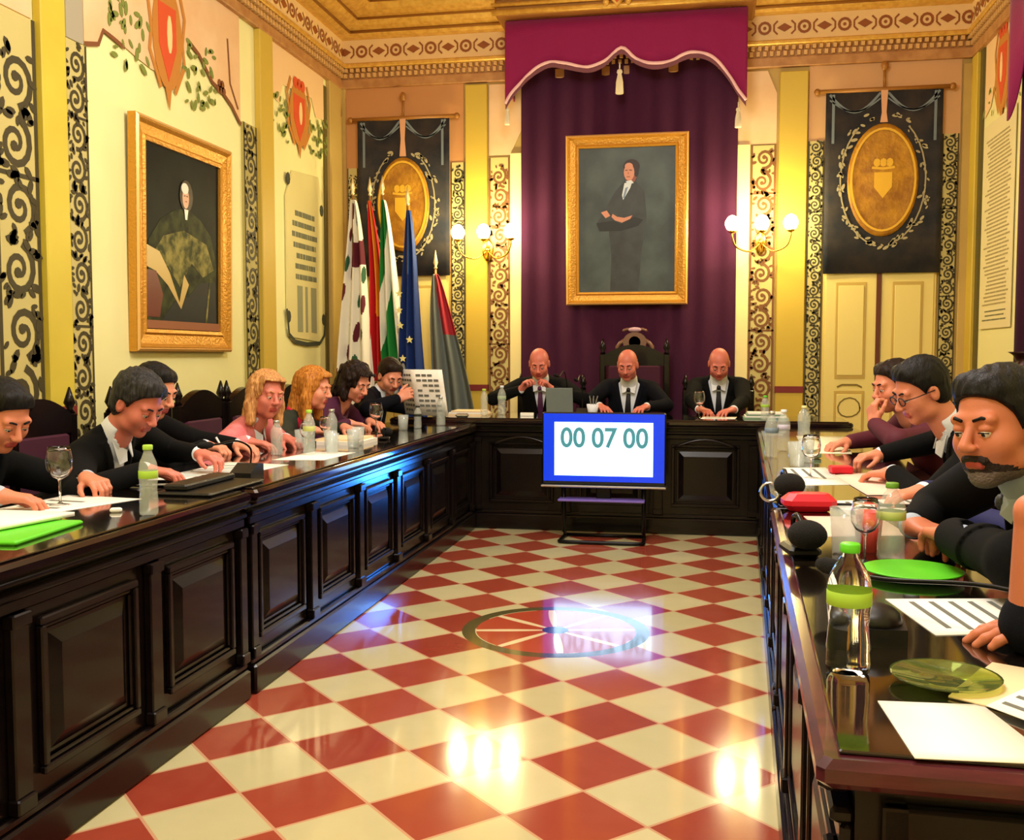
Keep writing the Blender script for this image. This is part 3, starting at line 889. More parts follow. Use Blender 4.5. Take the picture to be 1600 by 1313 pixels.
# ------------------------------------------------------------------ right wall furnishings
rc = empty('wall_curtain', 'dark purple curtain with pelmet on the right wall, cut by the picture edge', 'curtain', (XR-.06, 6.62, 0))
mb = MB(); mb.grid(lambda u, v: (-.02-.03*math.sin(u*34), -.62+u*1.36, .95+v*2.7), 80, 3)
solidify(mb.build('curtain_cloth', VELVETD, rc), .01)
mb = MB(); mb.grid(lambda u, v: (-.10-.02*math.sin(u*20), -.68+u*1.46, 3.66-(1-v)*(.55+.3*math.cos(u*4*PI))), 60, 3)
solidify(mb.build('pelmet', VELVET, rc), .01)
MB().box(-.13, .05, -.70, .80, 3.66, 3.70).build('pelmet_board', GOLD, rc)
cons = MB()
cons.lathe([(.02, 0), (.10, .02), (.12, .05), (.06, .12), (.05, .30), (.09, .34), (.06, .40), (.05, .8), (.09, .86), (.14, .9), (.14, .94)], (0, 0, 0), 18)
cons = cons.build('carved_pedestal', WOOD, None, (XR-.21, 6.74, 0))
tag(cons, 'dark carved wooden pedestal by the right wall under the purple curtain', 'pedestal')
cvn = MB()
cvn.lathe([(.04, 0), (.10, .04), (.13, .14), (.10, .22), (.05, .27), (.07, .31), (.10, .33)], (0, 0, 0), 18)
cvn = cvn.build('dark_vase', mat('dark_bronze', (52, 24, 20), .35, metal=.5), None, (XR-.21, 6.74, .94))
tag(cvn, 'dark bronze vase standing on the carved pedestal', 'vase')
doc = empty('framed_document', 'tall cream document of small lettering hung on the right wall', 'document', (0, 0, 0))
MB().box(7.80, 8.62, 1.45, 3.02, .008, .016, MRT, .003).build('sheet', mat('parchment', (226, 212, 160), .6), doc)
lines(MRT, 8.20, .72, 1.62, 2.9, 44, mat('document_ink', (168, 152, 104), .6), doc, seed=8, th=.42, d=.0165)
lines(MRT, 8.20, .72, 1.50, 1.60, 3, mat('document_ink_dark', (110, 110, 80), .6), doc, seed=9, th=.3, d=.0165)
pilaster(wall_right, MRT, 8.80, 8.98, 0, 3.66, .04, m=mat('gold_pilaster_paint', (204, 174, 62), .5))
rect(MB(), MRT, 8.70, 8.78, 0, 3.66, 0, .02).build('dark_edge_strip', mat('olive_strip', (96, 84, 34), .6), wall_right)
crest(wall_right, MRT, 8.18, 3.36, .40, .62, 5, False)
MB().prism([(7.7, 3.66), (7.7, 3.2), (7.85, 3.1), (8.0, 3.25), (8.4, 3.3), (8.5, 3.15), (8.66, 3.1), (8.66, 3.66)], .004, offm(MRT, .006)).build('painted_drapery', mat('pale_peach_paint', (240, 204, 150), .6), wall_right)

# ------------------------------------------------------------------ council desks
def desk(label, L, D, H, bays, loc, rot, front=True, ends=(False, False), near=False, pediment=False):
    root = empty('council_desk', label, 'desk', loc, rot)
    mb = MB()
    mb.box(0, L, 0, .05, .10, H-.04)
    mb.box(0, .04, .05, D-.06, .02, H-.04); mb.box(L-.04, L, .05, D-.06, .02, H-.04)
    car = mb.build('carcass', WOOD, root)
    mb = MB(); mb.box(-.0, L, -.035, .06, 0, .11, None, .008); mb.box(0, L, -.022, .0, .11, .135, None, .006)
    mb.build('plinth', WOOD, root)
    mb = MB(); mb.box(0, L, -.03, .0, H-.095, H-.075, None, .005); mb.box(0, L, -.018, .0, H-.13, H-.095, None, .005); mb.box(0, L, -.045, 0, H-.055, H-.037, None, .006)
    mb.build('moulding', WOOD, root)
    bw = L/bays
    for i in range(bays):
        c = (i+.5)*bw
        a, b = c-bw*.36, c+bw*.36
        z0, z1 = .19, H-.165
        mb = MB()
        # bolection frame + raised field
        for (q0, q1, dep) in ((0, .022, .020), (.022, .036, .010)):
            mb.box(a+q0, b-q0, -dep, 0, z0+q0, z0+q1, None, .004); mb.box(a+q0, b-q0, -dep, 0, z1-q1, z1-q0, None, .004)
            mb.box(a+q0, a+q1, -dep, 0, z0+q1, z1-q1, None, .004); mb.box(b-q1, b-q0, -dep, 0, z0+q1, z1-q1, None, .004)
        vs = []
        for (q, y) in ((.05, 0), (.085, -.016)):
            vs += [(a+q, y, z0+q), (b-q, y, z0+q), (b-q, y, z1-q), (a+q, y, z1-q)]
        mb.add(vs, [(4, 5, 6, 7)] + [(k, (k+1) % 4, 4+(k+1) % 4, 4+k) for k in range(4)], False)
        if pediment:
            pp = [(a+.02+(b-a-.04)*t, -.03, z1-.02+.055*math.sin(PI*t)) for t in [k/12 for k in range(13)]]
            mb.tube(pp, .010, 6)
        mb.build('panel', WOOD, root)
    for i in range(bays+1):
        c = i*bw
        hw = .032
        x0, x1 = max(0, c-hw), min(L, c+hw)
        if i == 0: x1 = .05
        if i == bays: x0 = L-.05
        mb = MB(); mb.box(x0, x1, -.026, 0, .135, H-.13, None, .004)
        mb.box(x0-.004 if i else x0, x1+.004 if i < bays else x1, -.034, 0, H-.165, H-.13, None, .004)
        mb.box(x0-.004 if i else x0, x1+.004 if i < bays else x1, -.034, 0, .135, .175, None, .004)
        mb.build('pilaster', WOOD, root)
    for e, xx in ((ends[0], 0), (ends[1], L)):
        if not e: continue
        s = -1 if xx == 0 else 1
        mb = MB()
        X0, X1 = (xx-.02, xx) if s < 0 else (xx, xx+.02)
        mb.box(X0, X1, .03, .06, .12, H-.06); mb.box(X0, X1, D-.10, D-.06, .12, H-.06)
        mb.box(X0, X1, .03, D-.06, H-.14, H-.06, None, .004); mb.box(X0, X1, .03, D-.06, .0, .14, None, .004)
        mb.box(X0+.0, X1-.008 if s > 0 else X1, .12, D-.16, .2, H-.2, None, .006)
        mb.build('end_panel', WOOD, root)
    e0 = .04 if ends[0] else 0; e1 = .04 if ends[1] else 0
    mb = MB(); mb.box(-e0, L+e1, -.05, D, H-.037, H, None, .010)
    top = mb.build('worktop', REDWOOD if near else WOODTOP, root)
    mb = MB(); mb.box(-e0+.025, L+e1-.025, -.022, D-.02, H, H+.006, None, .002)
    mb.build('glass_sheet', GLASSTOP, top)
    return root
HT = .765
desk('dark panelled council desk nearest the camera along the left wall', 4.34, .62, HT-.006, 7, (-1.64, -.94, 0), PI/2)
desk('dark panelled council desk along the left wall, the farther run in added blue light', 3.66, .62, HT-.006, 6, (-1.64, 3.44, 0), PI/2)
desk('dark panelled head desk under the canopy at the far end of the room', 3.24, .62, .80-.006, 5, (-2.25, 7.16, 0), 0, pediment=True)
RA = -PI/2 - math.atan(.036)
def rin(y): return .105+.036*y
desk('dark panelled council desk along the right side, the farther run', 3.76, .62, HT-.006, 6, (rin(7.10)+.04, 7.10, 0), RA)
desk('dark council desk on the right nearest the camera, with red-brown edge and glass top', 2.03, .62, HT-.006, 3, (rin(3.32)+.04, 3.32, 0), RA, ends=(False, True), near=True)

# ------------------------------------------------------------------ chairs
def make_chair(label, throne=False):
    root = empty('armchair', label, 'chair', (0, 0, 0), 0)
    hb = 1.36 if throne else 1.06
    w = .27
    MB().box(-w, w, -.25, .25, .36, .43, None, .02).build('seat_frame', WOOD, root)
    MB().box(-w+.02, w-.02, -.23, .24, .43, .48, None, .02).build('seat', UPHOL, root)
    for sx in (-1, 1):
        for sy in (-1, 1):
            MB().lathe([(.02, 0), (.028, .02), (.018, .05), (.026, .15), (.018, .2), (.03, .3), (.03, .38)], (sx*.235, sy*.215, 0), 12).build('leg', WOOD, root)
    mb = MB()
    y = -.245
    zt = hb-.10
    for sx in (-1, 1):
        mb.box(sx*w-.025, sx*w+.025, y-.03, y+.03, .40, zt, None, .008)
        mb.lathe([(.028, 0), (.014, .02), (.03, .05), (.02, .08), (.004, .13)], (sx*w, y, zt), 12)
    top = [(-w-.01, zt-.10)] + [(-w-.01+(2*w+.02)*t, zt-.02+.10*math.sin(PI*t)) for t in [k/14 for k in range(15)]] + [(w+.01, zt-.10)]
    mb.prism(top, .05, Matrix(((1,0,0,0),(0,0,-1,y+.025),(0,1,0,0),(0,0,0,1))))
    mb.box(-w, w, y-.02, y+.02, .50, .56, None, .006)
    bf = mb.build('back_frame', WOOD, root)
    mb = MB(); mb.box(-w+.04, w-.04, y-.025, y+.035, .57, zt-.09, None, .02)
    mb.build('backrest', UPHOL, root)
    if throne:
        mb = MB()
        Mx = Matrix(((1,0,0,0),(0,0,-1,y),(0,1,0,0),(0,0,0,1)))
        mb.use(mat('carved_walnut_light', (120, 84, 62), .35)).prism(ell_pts(0, zt+.10, .10, .085, 18), .05, offm(Mx, 0))
        mb.use(mat('crest_inlay', (176, 140, 70), .4)).prism(ell_pts(0, zt+.10, .05, .05, 14), .06, offm(Mx, 0))
        mb.use(mat('carved_walnut_light', (120, 84, 62), .35))
        for s in (-1, 1):
            mb.tube([(s*(.08+.02*k+.03*math.sin(k)), y-.02, zt+.12-.03*k) for k in range(7)], .018, 8)
            mb.tube([(s*(.05+.05*math.cos(t*.6)), y-.02, zt+.19+.02*math.sin(t*.6)) for t in range(6)], .012, 8)
        mb.use(mat('crest_finial', (196, 160, 176), .4)).sphere((0, y-.02, zt+.205), (.06, .03, .022), 14, 8)
        mb.build('carved_crest', None, bf)
    for sx in (-1, 1):
        mb = MB()
        mb.tube(smooth_pts([(sx*w, -.24, .68), (sx*(w+.01), -.05, .70), (sx*(w+.01), .15, .68), (sx*w, .23, .65)], 4), .024, 10)
        mb.tube([(sx*w, .20, .66), (sx*w, .19, .42)], .018, 8)
        mb.build('armrest', WOOD, root)
    return root
chair0 = make_chair('x')
def place_chair(x, y, rz, label, group=None):
    global chair0_used
    o = chair0 if not chair0_used else copy_tree(chair0)
    chair0_used = True
    o.location = (x, y, 0); o.rotation_euler = (0, 0, rz)
    tag(o, label, 'chair')
    if group: o['group'] = group
    return o
chair0_used = False

# ------------------------------------------------------------------ screen on a stand
tv = empty('television_on_stand', 'flat screen on a black stand showing a seven minute timer, before the head desk', 'television', (-.655, 6.80, 0))
MB().box(-.415, .415, -.012, .04, .375, .865, None, .008).build('screen_housing', BLACK, tv)
BLUEE = mat('screen_blue', (10, 40, 160), .2, emis=(8, 60, 230), estr=0.7)
WHITEE = mat('screen_white', (230, 240, 255), .2, emis=(150, 205, 255), estr=3.4)
DIGIT = mat('screen_digit', (60, 120, 130), .3, emis=(70, 140, 150), estr=.55)
SPECK = mat('screen_speck', (200, 210, 160), .3, emis=(225, 225, 190), estr=.9)
dp = MB().box(-.405, .405, -.015, -.011, .40, .857).build('display', BLUEE, tv)
dw = MB().box(-.33, .33, -.019, -.014, .44, .80).build('timer_window', WHITEE, dp)
def text_mesh(s, size, m, parent, name, M, extr=.002, space=1.0):
    cu = bpy.data.curves.new(name, 'FONT'); cu.body = s; cu.size = size; cu.extrude = extr; cu.offset = .004
    cu.align_x = 'CENTER'; cu.align_y = 'CENTER'; cu.space_character = space
    to = bpy.data.objects.new(name+'_tmp', cu); COL.objects.link(to)
    bpy.context.view_layer.update()
    me = bpy.data.meshes.new_from_object(to.evaluated_get(bpy.context.evaluated_depsgraph_get()))
    bpy.data.objects.remove(to)
    me.transform(M)
    me.materials.clear(); me.materials.append(m)
    o = bpy.data.objects.new(name, me); COL.objects.link(o); o.parent = parent
    return o
for s, x in (('00', -.205), ('07', .005), ('00', .215)):
    text_mesh(s, .185, DIGIT, dw, 'timer_digits', Matrix.Translation((x, -.021, .69)) @ Matrix.Rotation(PI/2, 4, 'X') @ Matrix.Diagonal((.92, 1, 1, 1)))
mb = MB()
rd = random.Random(5)
for i in range(7):
    mb.box(-.25+i*.075, -.24+i*.075, -.021, -.018, .56, .57); 
    if i % 2: mb.box(-.27+i*.085, -.255+i*.085, -.021, -.018, .515, .525)
mb.build('window_marks', SPECK, dw)
MB().box(-.42, .42, -.05, .045, .362, .376, None, .004).build('silver_bar', SILVER, tv)
mb = MB()
mb.box(-.05, .05, .0, .04, .28, .37, None, .006)
mb.build('neck', BLACKM, tv)
for sx in (-1, 1): MB().tube([(sx*.27, .02, .05), (sx*.27, .02, .36)], .014, 8).build('post', BLACKM, tv)
MB().box(-.30, .28, -.08, .06, .27, .285, None, .004).build('shelf', mat('purple_lit_shelf', (120, 100, 190), .25), tv)  # purple light painted into the shelf colour
mb = MB()
for sx in (-1, 1):
    mb.tube(smooth_pts([(sx*.27, .02, .06), (sx*.27, .10, .02), (sx*.27, .12, .018)], 3), .012, 8)
mb.tube(smooth_pts([(-.27, .12, .014), (-.275, -.10, .014), (-.25, -.16, .014), (0, -.165, .014), (.25, -.16, .014), (.275, -.10, .014), (.27, .12, .014)], 4), .013, 8)
mb.tube([(-.27, .12, .014), (.27, .12, .014)], .012, 8)
mb.build('base_frame', BLACKM, tv)
# ------------------------------------------------------------------ people: signed-distance bodies meshed with surface nets
def nv(v):
    v = np.asarray(v, float); return v/(np.linalg.norm(v)+1e-9)
class Field:
    def __init__(s, lo, hi, h):
        s.h = h; s.lo = np.array(lo, float)
        s.n = [int(math.ceil((hi[i]-lo[i])/h))+1 for i in range(3)]
        s.ax = [s.lo[i]+h*np.arange(s.n[i]) for i in range(3)]
        s.F = np.full(s.n, 0.15, np.float32)
    def sl(s, lo, hi):
        r = []
        for i in range(3):
            a = max(0, int((lo[i]-s.lo[i])/s.h)); b = min(s.n[i], int((hi[i]-s.lo[i])/s.h)+2)
            if b <= a: return None
            r.append(slice(a, b))
        return tuple(r)
    def xyz(s, sl=None):
        if sl is None: sl = (slice(None),)*3
        return (s.ax[0][sl[0]][:, None, None], s.ax[1][sl[1]][None, :, None], s.ax[2][sl[2]][None, None, :])
    def comb(s, sl, d, k, sub=False):
        f = s.F[sl]
        if sub:
            h = np.clip(.5-.5*(f+d)/k, 0, 1)
            s.F[sl] = f*(1-h) + (-d)*h + k*h*(1-h)
        else:
            h = np.clip(.5+.5*(f-d)/k, 0, 1)
            s.F[sl] = f*(1-h) + d*h - k*h*(1-h)
    def cap(s, a, b, ra, rb, k=.02, sub=False):
        a = np.asarray(a, float); b = np.asarray(b, float)
        m = max(ra, rb) + k + .03
        sl = s.sl(np.minimum(a, b)-m, np.maximum(a, b)+m)
        if sl is None: return
        X, Y, Z = s.xyz(sl)
        ab = b-a; L = ab@ab + 1e-12
        t = np.clip(((X-a[0])*ab[0] + (Y-a[1])*ab[1] + (Z-a[2])*ab[2])/L, 0, 1)
        d = np.sqrt((X-a[0]-t*ab[0])**2 + (Y-a[1]-t*ab[1])**2 + (Z-a[2]-t*ab[2])**2) - (ra+(rb-ra)*t)
        s.comb(sl, d, k, sub)
    def ell(s, c, r, R=None, k=.02, sub=False):
        c = np.asarray(c, float); r = np.asarray(r, float)
        m = r.max()+k+.03
        sl = s.sl(c-m, c+m)
        if sl is None: return
        X, Y, Z = s.xyz(sl); X = X-c[0]; Y = Y-c[1]; Z = Z-c[2]
        if R is None: p, q, w = X, Y, Z
        else:  # columns of R are the axes
            p = X*R[0, 0]+Y*R[1, 0]+Z*R[2, 0]; q = X*R[0, 1]+Y*R[1, 1]+Z*R[2, 1]; w = X*R[0, 2]+Y*R[1, 2]+Z*R[2, 2]
        k0 = np.sqrt((p/r[0])**2+(q/r[1])**2+(w/r[2])**2)
        k1 = np.sqrt((p/r[0]**2)**2+(q/r[1]**2)**2+(w/r[2]**2)**2) + 1e-9
        s.comb(sl, k0*(k0-1)/k1, k, sub)
    def frame(s, c, R):
        X, Y, Z = s.xyz(); X = X-c[0]; Y = Y-c[1]; Z = Z-c[2]
        return (X*R[0, 0]+Y*R[1, 0]+Z*R[2, 0], X*R[0, 1]+Y*R[1, 1]+Z*R[2, 1], X*R[0, 2]+Y*R[1, 2]+Z*R[2, 2])
    def mesh(s):
        F = s.F; F[0] = F[-1] = .1; F[:, 0] = F[:, -1] = .1; F[:, :, 0] = F[:, :, -1] = .1
        S = F < 0
        c = [S[:-1, :-1, :-1], S[1:, :-1, :-1], S[:-1, 1:, :-1], S[1:, 1:, :-1], S[:-1, :-1, 1:], S[1:, :-1, 1:], S[:-1, 1:, 1:], S[1:, 1:, 1:]]
        cnt = sum(x.astype(np.int8) for x in c)
        act = (cnt > 0) & (cnt < 8)
        idx = -np.ones(act.shape, np.int64)
        I, J, K = np.nonzero(act); n = len(I)
        if n == 0: return [], []
        idx[I, J, K] = np.arange(n)
        P = np.zeros((n, 3)); W = np.zeros(n)
        off = [(0,0,0),(1,0,0),(0,1,0),(1,1,0),(0,0,1),(1,0,1),(0,1,1),(1,1,1)]
        vals = [F[I+o[0], J+o[1], K+o[2]] for o in off]
        for a, b in ((0,1),(2,3),(4,5),(6,7),(0,2),(1,3),(4,6),(5,7),(0,4),(1,5),(2,6),(3,7)):
            va, vb = vals[a], vals[b]
            m = (va < 0) != (vb < 0)
            t = np.where(m, va/(va-vb+1e-12), 0)
            oa = np.array(off[a]); ob = np.array(off[b])
            P += m[:, None]*(oa[None]+t[:, None]*(ob-oa)[None]); W += m
        P = P/W[:, None] + np.stack([I, J, K], 1)
        V = s.lo[None] + P*s.h
        Q = []
        for ax in range(3):
            A = np.moveaxis(S, ax, 0)
            e = A[:-1] != A[1:]
            e = np.moveaxis(e, 0, ax)
            i, j, k = np.nonzero(e)
            ok = np.ones(len(i), bool)
            for q, arr in enumerate((i, j, k)):
                if q != ax: ok &= (arr > 0) & (arr < s.n[q]-1)
            i, j, k = i[ok], j[ok], k[ok]
            p = [i, j, k]; u, v = [(1, 2), (2, 0), (0, 1)][ax]
            def g(du, dv):
                q = [p[0].copy(), p[1].copy(), p[2].copy()]; q[u] -= du; q[v] -= dv
                return idx[q[0], q[1], q[2]]
            quad = np.stack([g(1, 1), g(0, 1), g(0, 0), g(1, 0)], 1)
            neg = S[i, j, k]
            quad[~neg] = quad[~neg][:, ::-1]
            Q.append(quad)
        return V, np.concatenate(Q)
def nets(name, parts, mats, parent=None, region=None):
    """parts: list of (V, Q); region(V centre) -> material index"""
    Vs = []; Qs = []; o = 0
    for V, Q in parts:
        if len(V) == 0: continue
        Vs.append(V); Qs.append(np.asarray(Q)+o); o += len(V)
    V = np.concatenate(Vs); Q = np.concatenate(Qs)
    me = bpy.data.meshes.new(name)
    me.vertices.add(len(V)); me.vertices.foreach_set('co', V.astype(np.float32).ravel())
    me.loops.add(len(Q)*4); me.loops.foreach_set('vertex_index', Q.astype(np.int32).ravel())
    me.polygons.add(len(Q)); me.polygons.foreach_set('loop_start', np.arange(0, len(Q)*4, 4, dtype=np.int32))
    try: me.polygons.foreach_set('loop_total', np.full(len(Q), 4, np.int32))
    except Exception: pass
    for m in mats: me.materials.append(m)
    if region is not None:
        me.polygons.foreach_set('material_index', region(V[Q].mean(1)).astype(np.int32))
    me.polygons.foreach_set('use_smooth', np.ones(len(Q), bool))
    me.update(); me.validate()
    ob = bpy.data.objects.new(name, me); COL.objects.link(ob)
    if parent is not None: ob.parent = parent
    return ob

SKIN = mat('skin', (216, 134, 104), .5, sss=.08, bump=(300, .05))
SKINR = mat('skin_ruddy', (212, 122, 104), .48, sss=.08)
SKINL = mat('skin_light', (228, 150, 120), .5, sss=.08)
SKINT = mat('skin_tanned', (202, 120, 86), .5, sss=.08, bump=(300, .05))
LIP = mat('lips', (176, 72, 66), .4)
def hairm(name, c1, c2):
    m = grain(name, c1, c2, (34, 34, 5), .5, 0, .25)
    nt = m.node_tree; b = nt.nodes['Principled BSDF']
    n = [q for q in nt.nodes if q.type == 'TEX_NOISE'][0]
    bp = nt.nodes.new('ShaderNodeBump'); bp.inputs['Strength'].default_value = .7; bp.inputs['Distance'].default_value = .006
    nt.links.new(n.outputs['Fac'], bp.inputs['Height']); nt.links.new(bp.outputs['Normal'], b.inputs['Normal'])
    return m
HBLK = hairm('hair_black', (6, 6, 7), (20, 18, 19))
HBRN = hairm('hair_dark_brown', (18, 11, 9), (44, 27, 20))
HBLD = hairm('hair_blond', (150, 90, 50), (232, 176, 110))
HGIN = hairm('hair_ginger_blond', (140, 74, 26), (222, 150, 62))
HGRY = hairm('hair_grey', (84, 78, 76), (140, 132, 128))
HSALT = hairm('hair_black_greying', (8, 8, 9), (58, 56, 56))
SUIT = mat('suit_black', (7, 8, 10), .9, spec=.2, bump=(500, .15))
SUITN = mat('suit_navy', (9, 11, 20), .9, spec=.2, bump=(500, .15))
SUITB = mat('suit_blue', (18, 24, 84), .75, bump=(500, .15))
SHIRT = mat('shirt_white', (228, 234, 244), .7)
SHIRTG = mat('shirt_grey_blue', (176, 188, 204), .7)
TIEK = mat('tie_black', (16, 16, 22), .5)
TIEP = mat('tie_purple', (92, 40, 84), .5)
PINK = mat('blazer_coral_pink', (228, 134, 136), .7, noise=((214, 108, 112), 18, 3))
REDT = mat('scarf_red', (206, 20, 62), .7)
PURP = mat('top_plum', (76, 22, 58), .75)
DGRN = mat('top_dark_green', (38, 44, 30), .8)
BURG = mat('top_burgundy', (84, 20, 40), .75)
EYEW = mat('eye_white', (236, 228, 220), .2); EYED = mat('eye_dark', (24, 14, 10), .15)
BEARD = mat('beard_dark', (46, 30, 26), .7, bump=(220, .8)); BEARDG = mat('beard_grizzled', (120, 104, 98), .7, bump=(220, .8))
SHOE = mat('shoe_black', (12, 12, 12), .3)

def basis(look, roll=0):
    f = nv(look); up = np.array([0, 0, 1.0])
    x = nv(np.cross(f, up)); u = np.cross(x, f)
    c, s_ = math.cos(roll), math.sin(roll)
    x2 = x*c + u*s_; u2 = u*c - x*s_
    return np.stack([x2, f, u2], 1)

def head_shapes(F, c, R, k=.012, fem=False):
    def T(x, y, z): return c + R@np.array([x, y, z])
    F.ell(T(0, -.012, .030), (.074, .094, .086), R, k)
    F.ell(T(0, .022, -.040), (.062 if not fem else .056, .066, .072), R, .03)
    F.ell(T(0, .056, -.098), (.026 if not fem else .020, .024, .020), R, .022)
    for s in (-1, 1):
        F.ell(T(s*.040, .022, -.072), (.026 if not fem else .020, .036, .028), R, .02)
        F.ell(T(s*.040, .056, -.030), (.023, .022, .024), R, .028)
    F.cap(T(-.040, .076, .022), T(.040, .076, .022), .012, .012, .014)
    for s in (-1, 1):
        F.ell(T(s*.031, .098, .0), (.017, .014, .011), R, .010, True)
        F.ell(T(s*.031, .0775, .0045), (.0155, .0145, .0105), R, .003)
    F.cap(T(0, .086, .008), T(0, .108, -.030), .008, .012, .010)
    for s in (-1, 1): F.ell(T(s*.011, .100, -.034), (.009, .011, .008), R, .006)
    F.cap(T(-.018, .082, -.061), T(.018, .082, -.061), .0065, .0065, .006)
    F.cap(T(-.014, .082, -.071), T(.014, .082, -.071), .0075, .0075, .006)
    F.cap(T(-.012, .094, -.0665), T(.012, .094, -.0665), .0018, .0018, .003, True)
    for s in (-1, 1):
        F.ell(T(s*.076, -.008, -.008), (.011, .019, .032), R, .006)
        F.ell(T(s*.086, -.002, -.006), (.006, .009, .018), R, .004, True)

def hand_shapes(F, w, d, n, side, curl=(.35, .5, .4), spread=1.0, sc=1.0, k=.006):
    """side=+1 right hand, -1 left; d finger direction, n palm direction"""
    w = np.asarray(w, float)
    d = nv(d); n = nv(np.asarray(n, float) - d*np.dot(n, d)); e = np.cross(d, n)*side
    offs = (.030, .010, -.011, -.031); lens = (.074, .082, .076, .060)
    for i in range(4):
        kn = w + sc*(d*(.088-.006*abs(i-1)) + e*offs[i])
        F.cap(w + sc*(d*.012 + e*offs[i]*.55), kn, .0165*sc, .0115*sc, .012)
        a = 0; p = kn; dd = d + e*.06*spread*(1.5-i)
        L = lens[i]*sc
        for q, (fr, r0, r1) in enumerate(((.45, .0100, .0090), (.30, .0090, .0082), (.25, .0082, .0068))):
            a += curl[q]*(1+.10*i)
            v = nv(dd)*math.cos(a) + n*math.sin(a)
            p2 = p + v*L*fr
            F.cap(p, p2, r0*sc, r1*sc, .004)
            p = p2
    b = w + sc*(d*.022 + e*.018 + n*.006)
    F.cap(w + sc*d*.01, b, .018*sc, .017*sc, .012)
    v = nv(d*.62 + e*.75 + n*.28); p = b + v*.038*sc; F.cap(b, p, .0155*sc, .0115*sc, .008)
    v = nv(d*.80 + e*.48 + n*.35); p2 = p + v*.032*sc; F.cap(p, p2, .0112*sc, .0098*sc, .004)
    v = nv(d*.92 + e*.22 + n*.35); p3 = p2 + v*.026*sc; F.cap(p2, p3, .0098*sc, .0078*sc, .004)

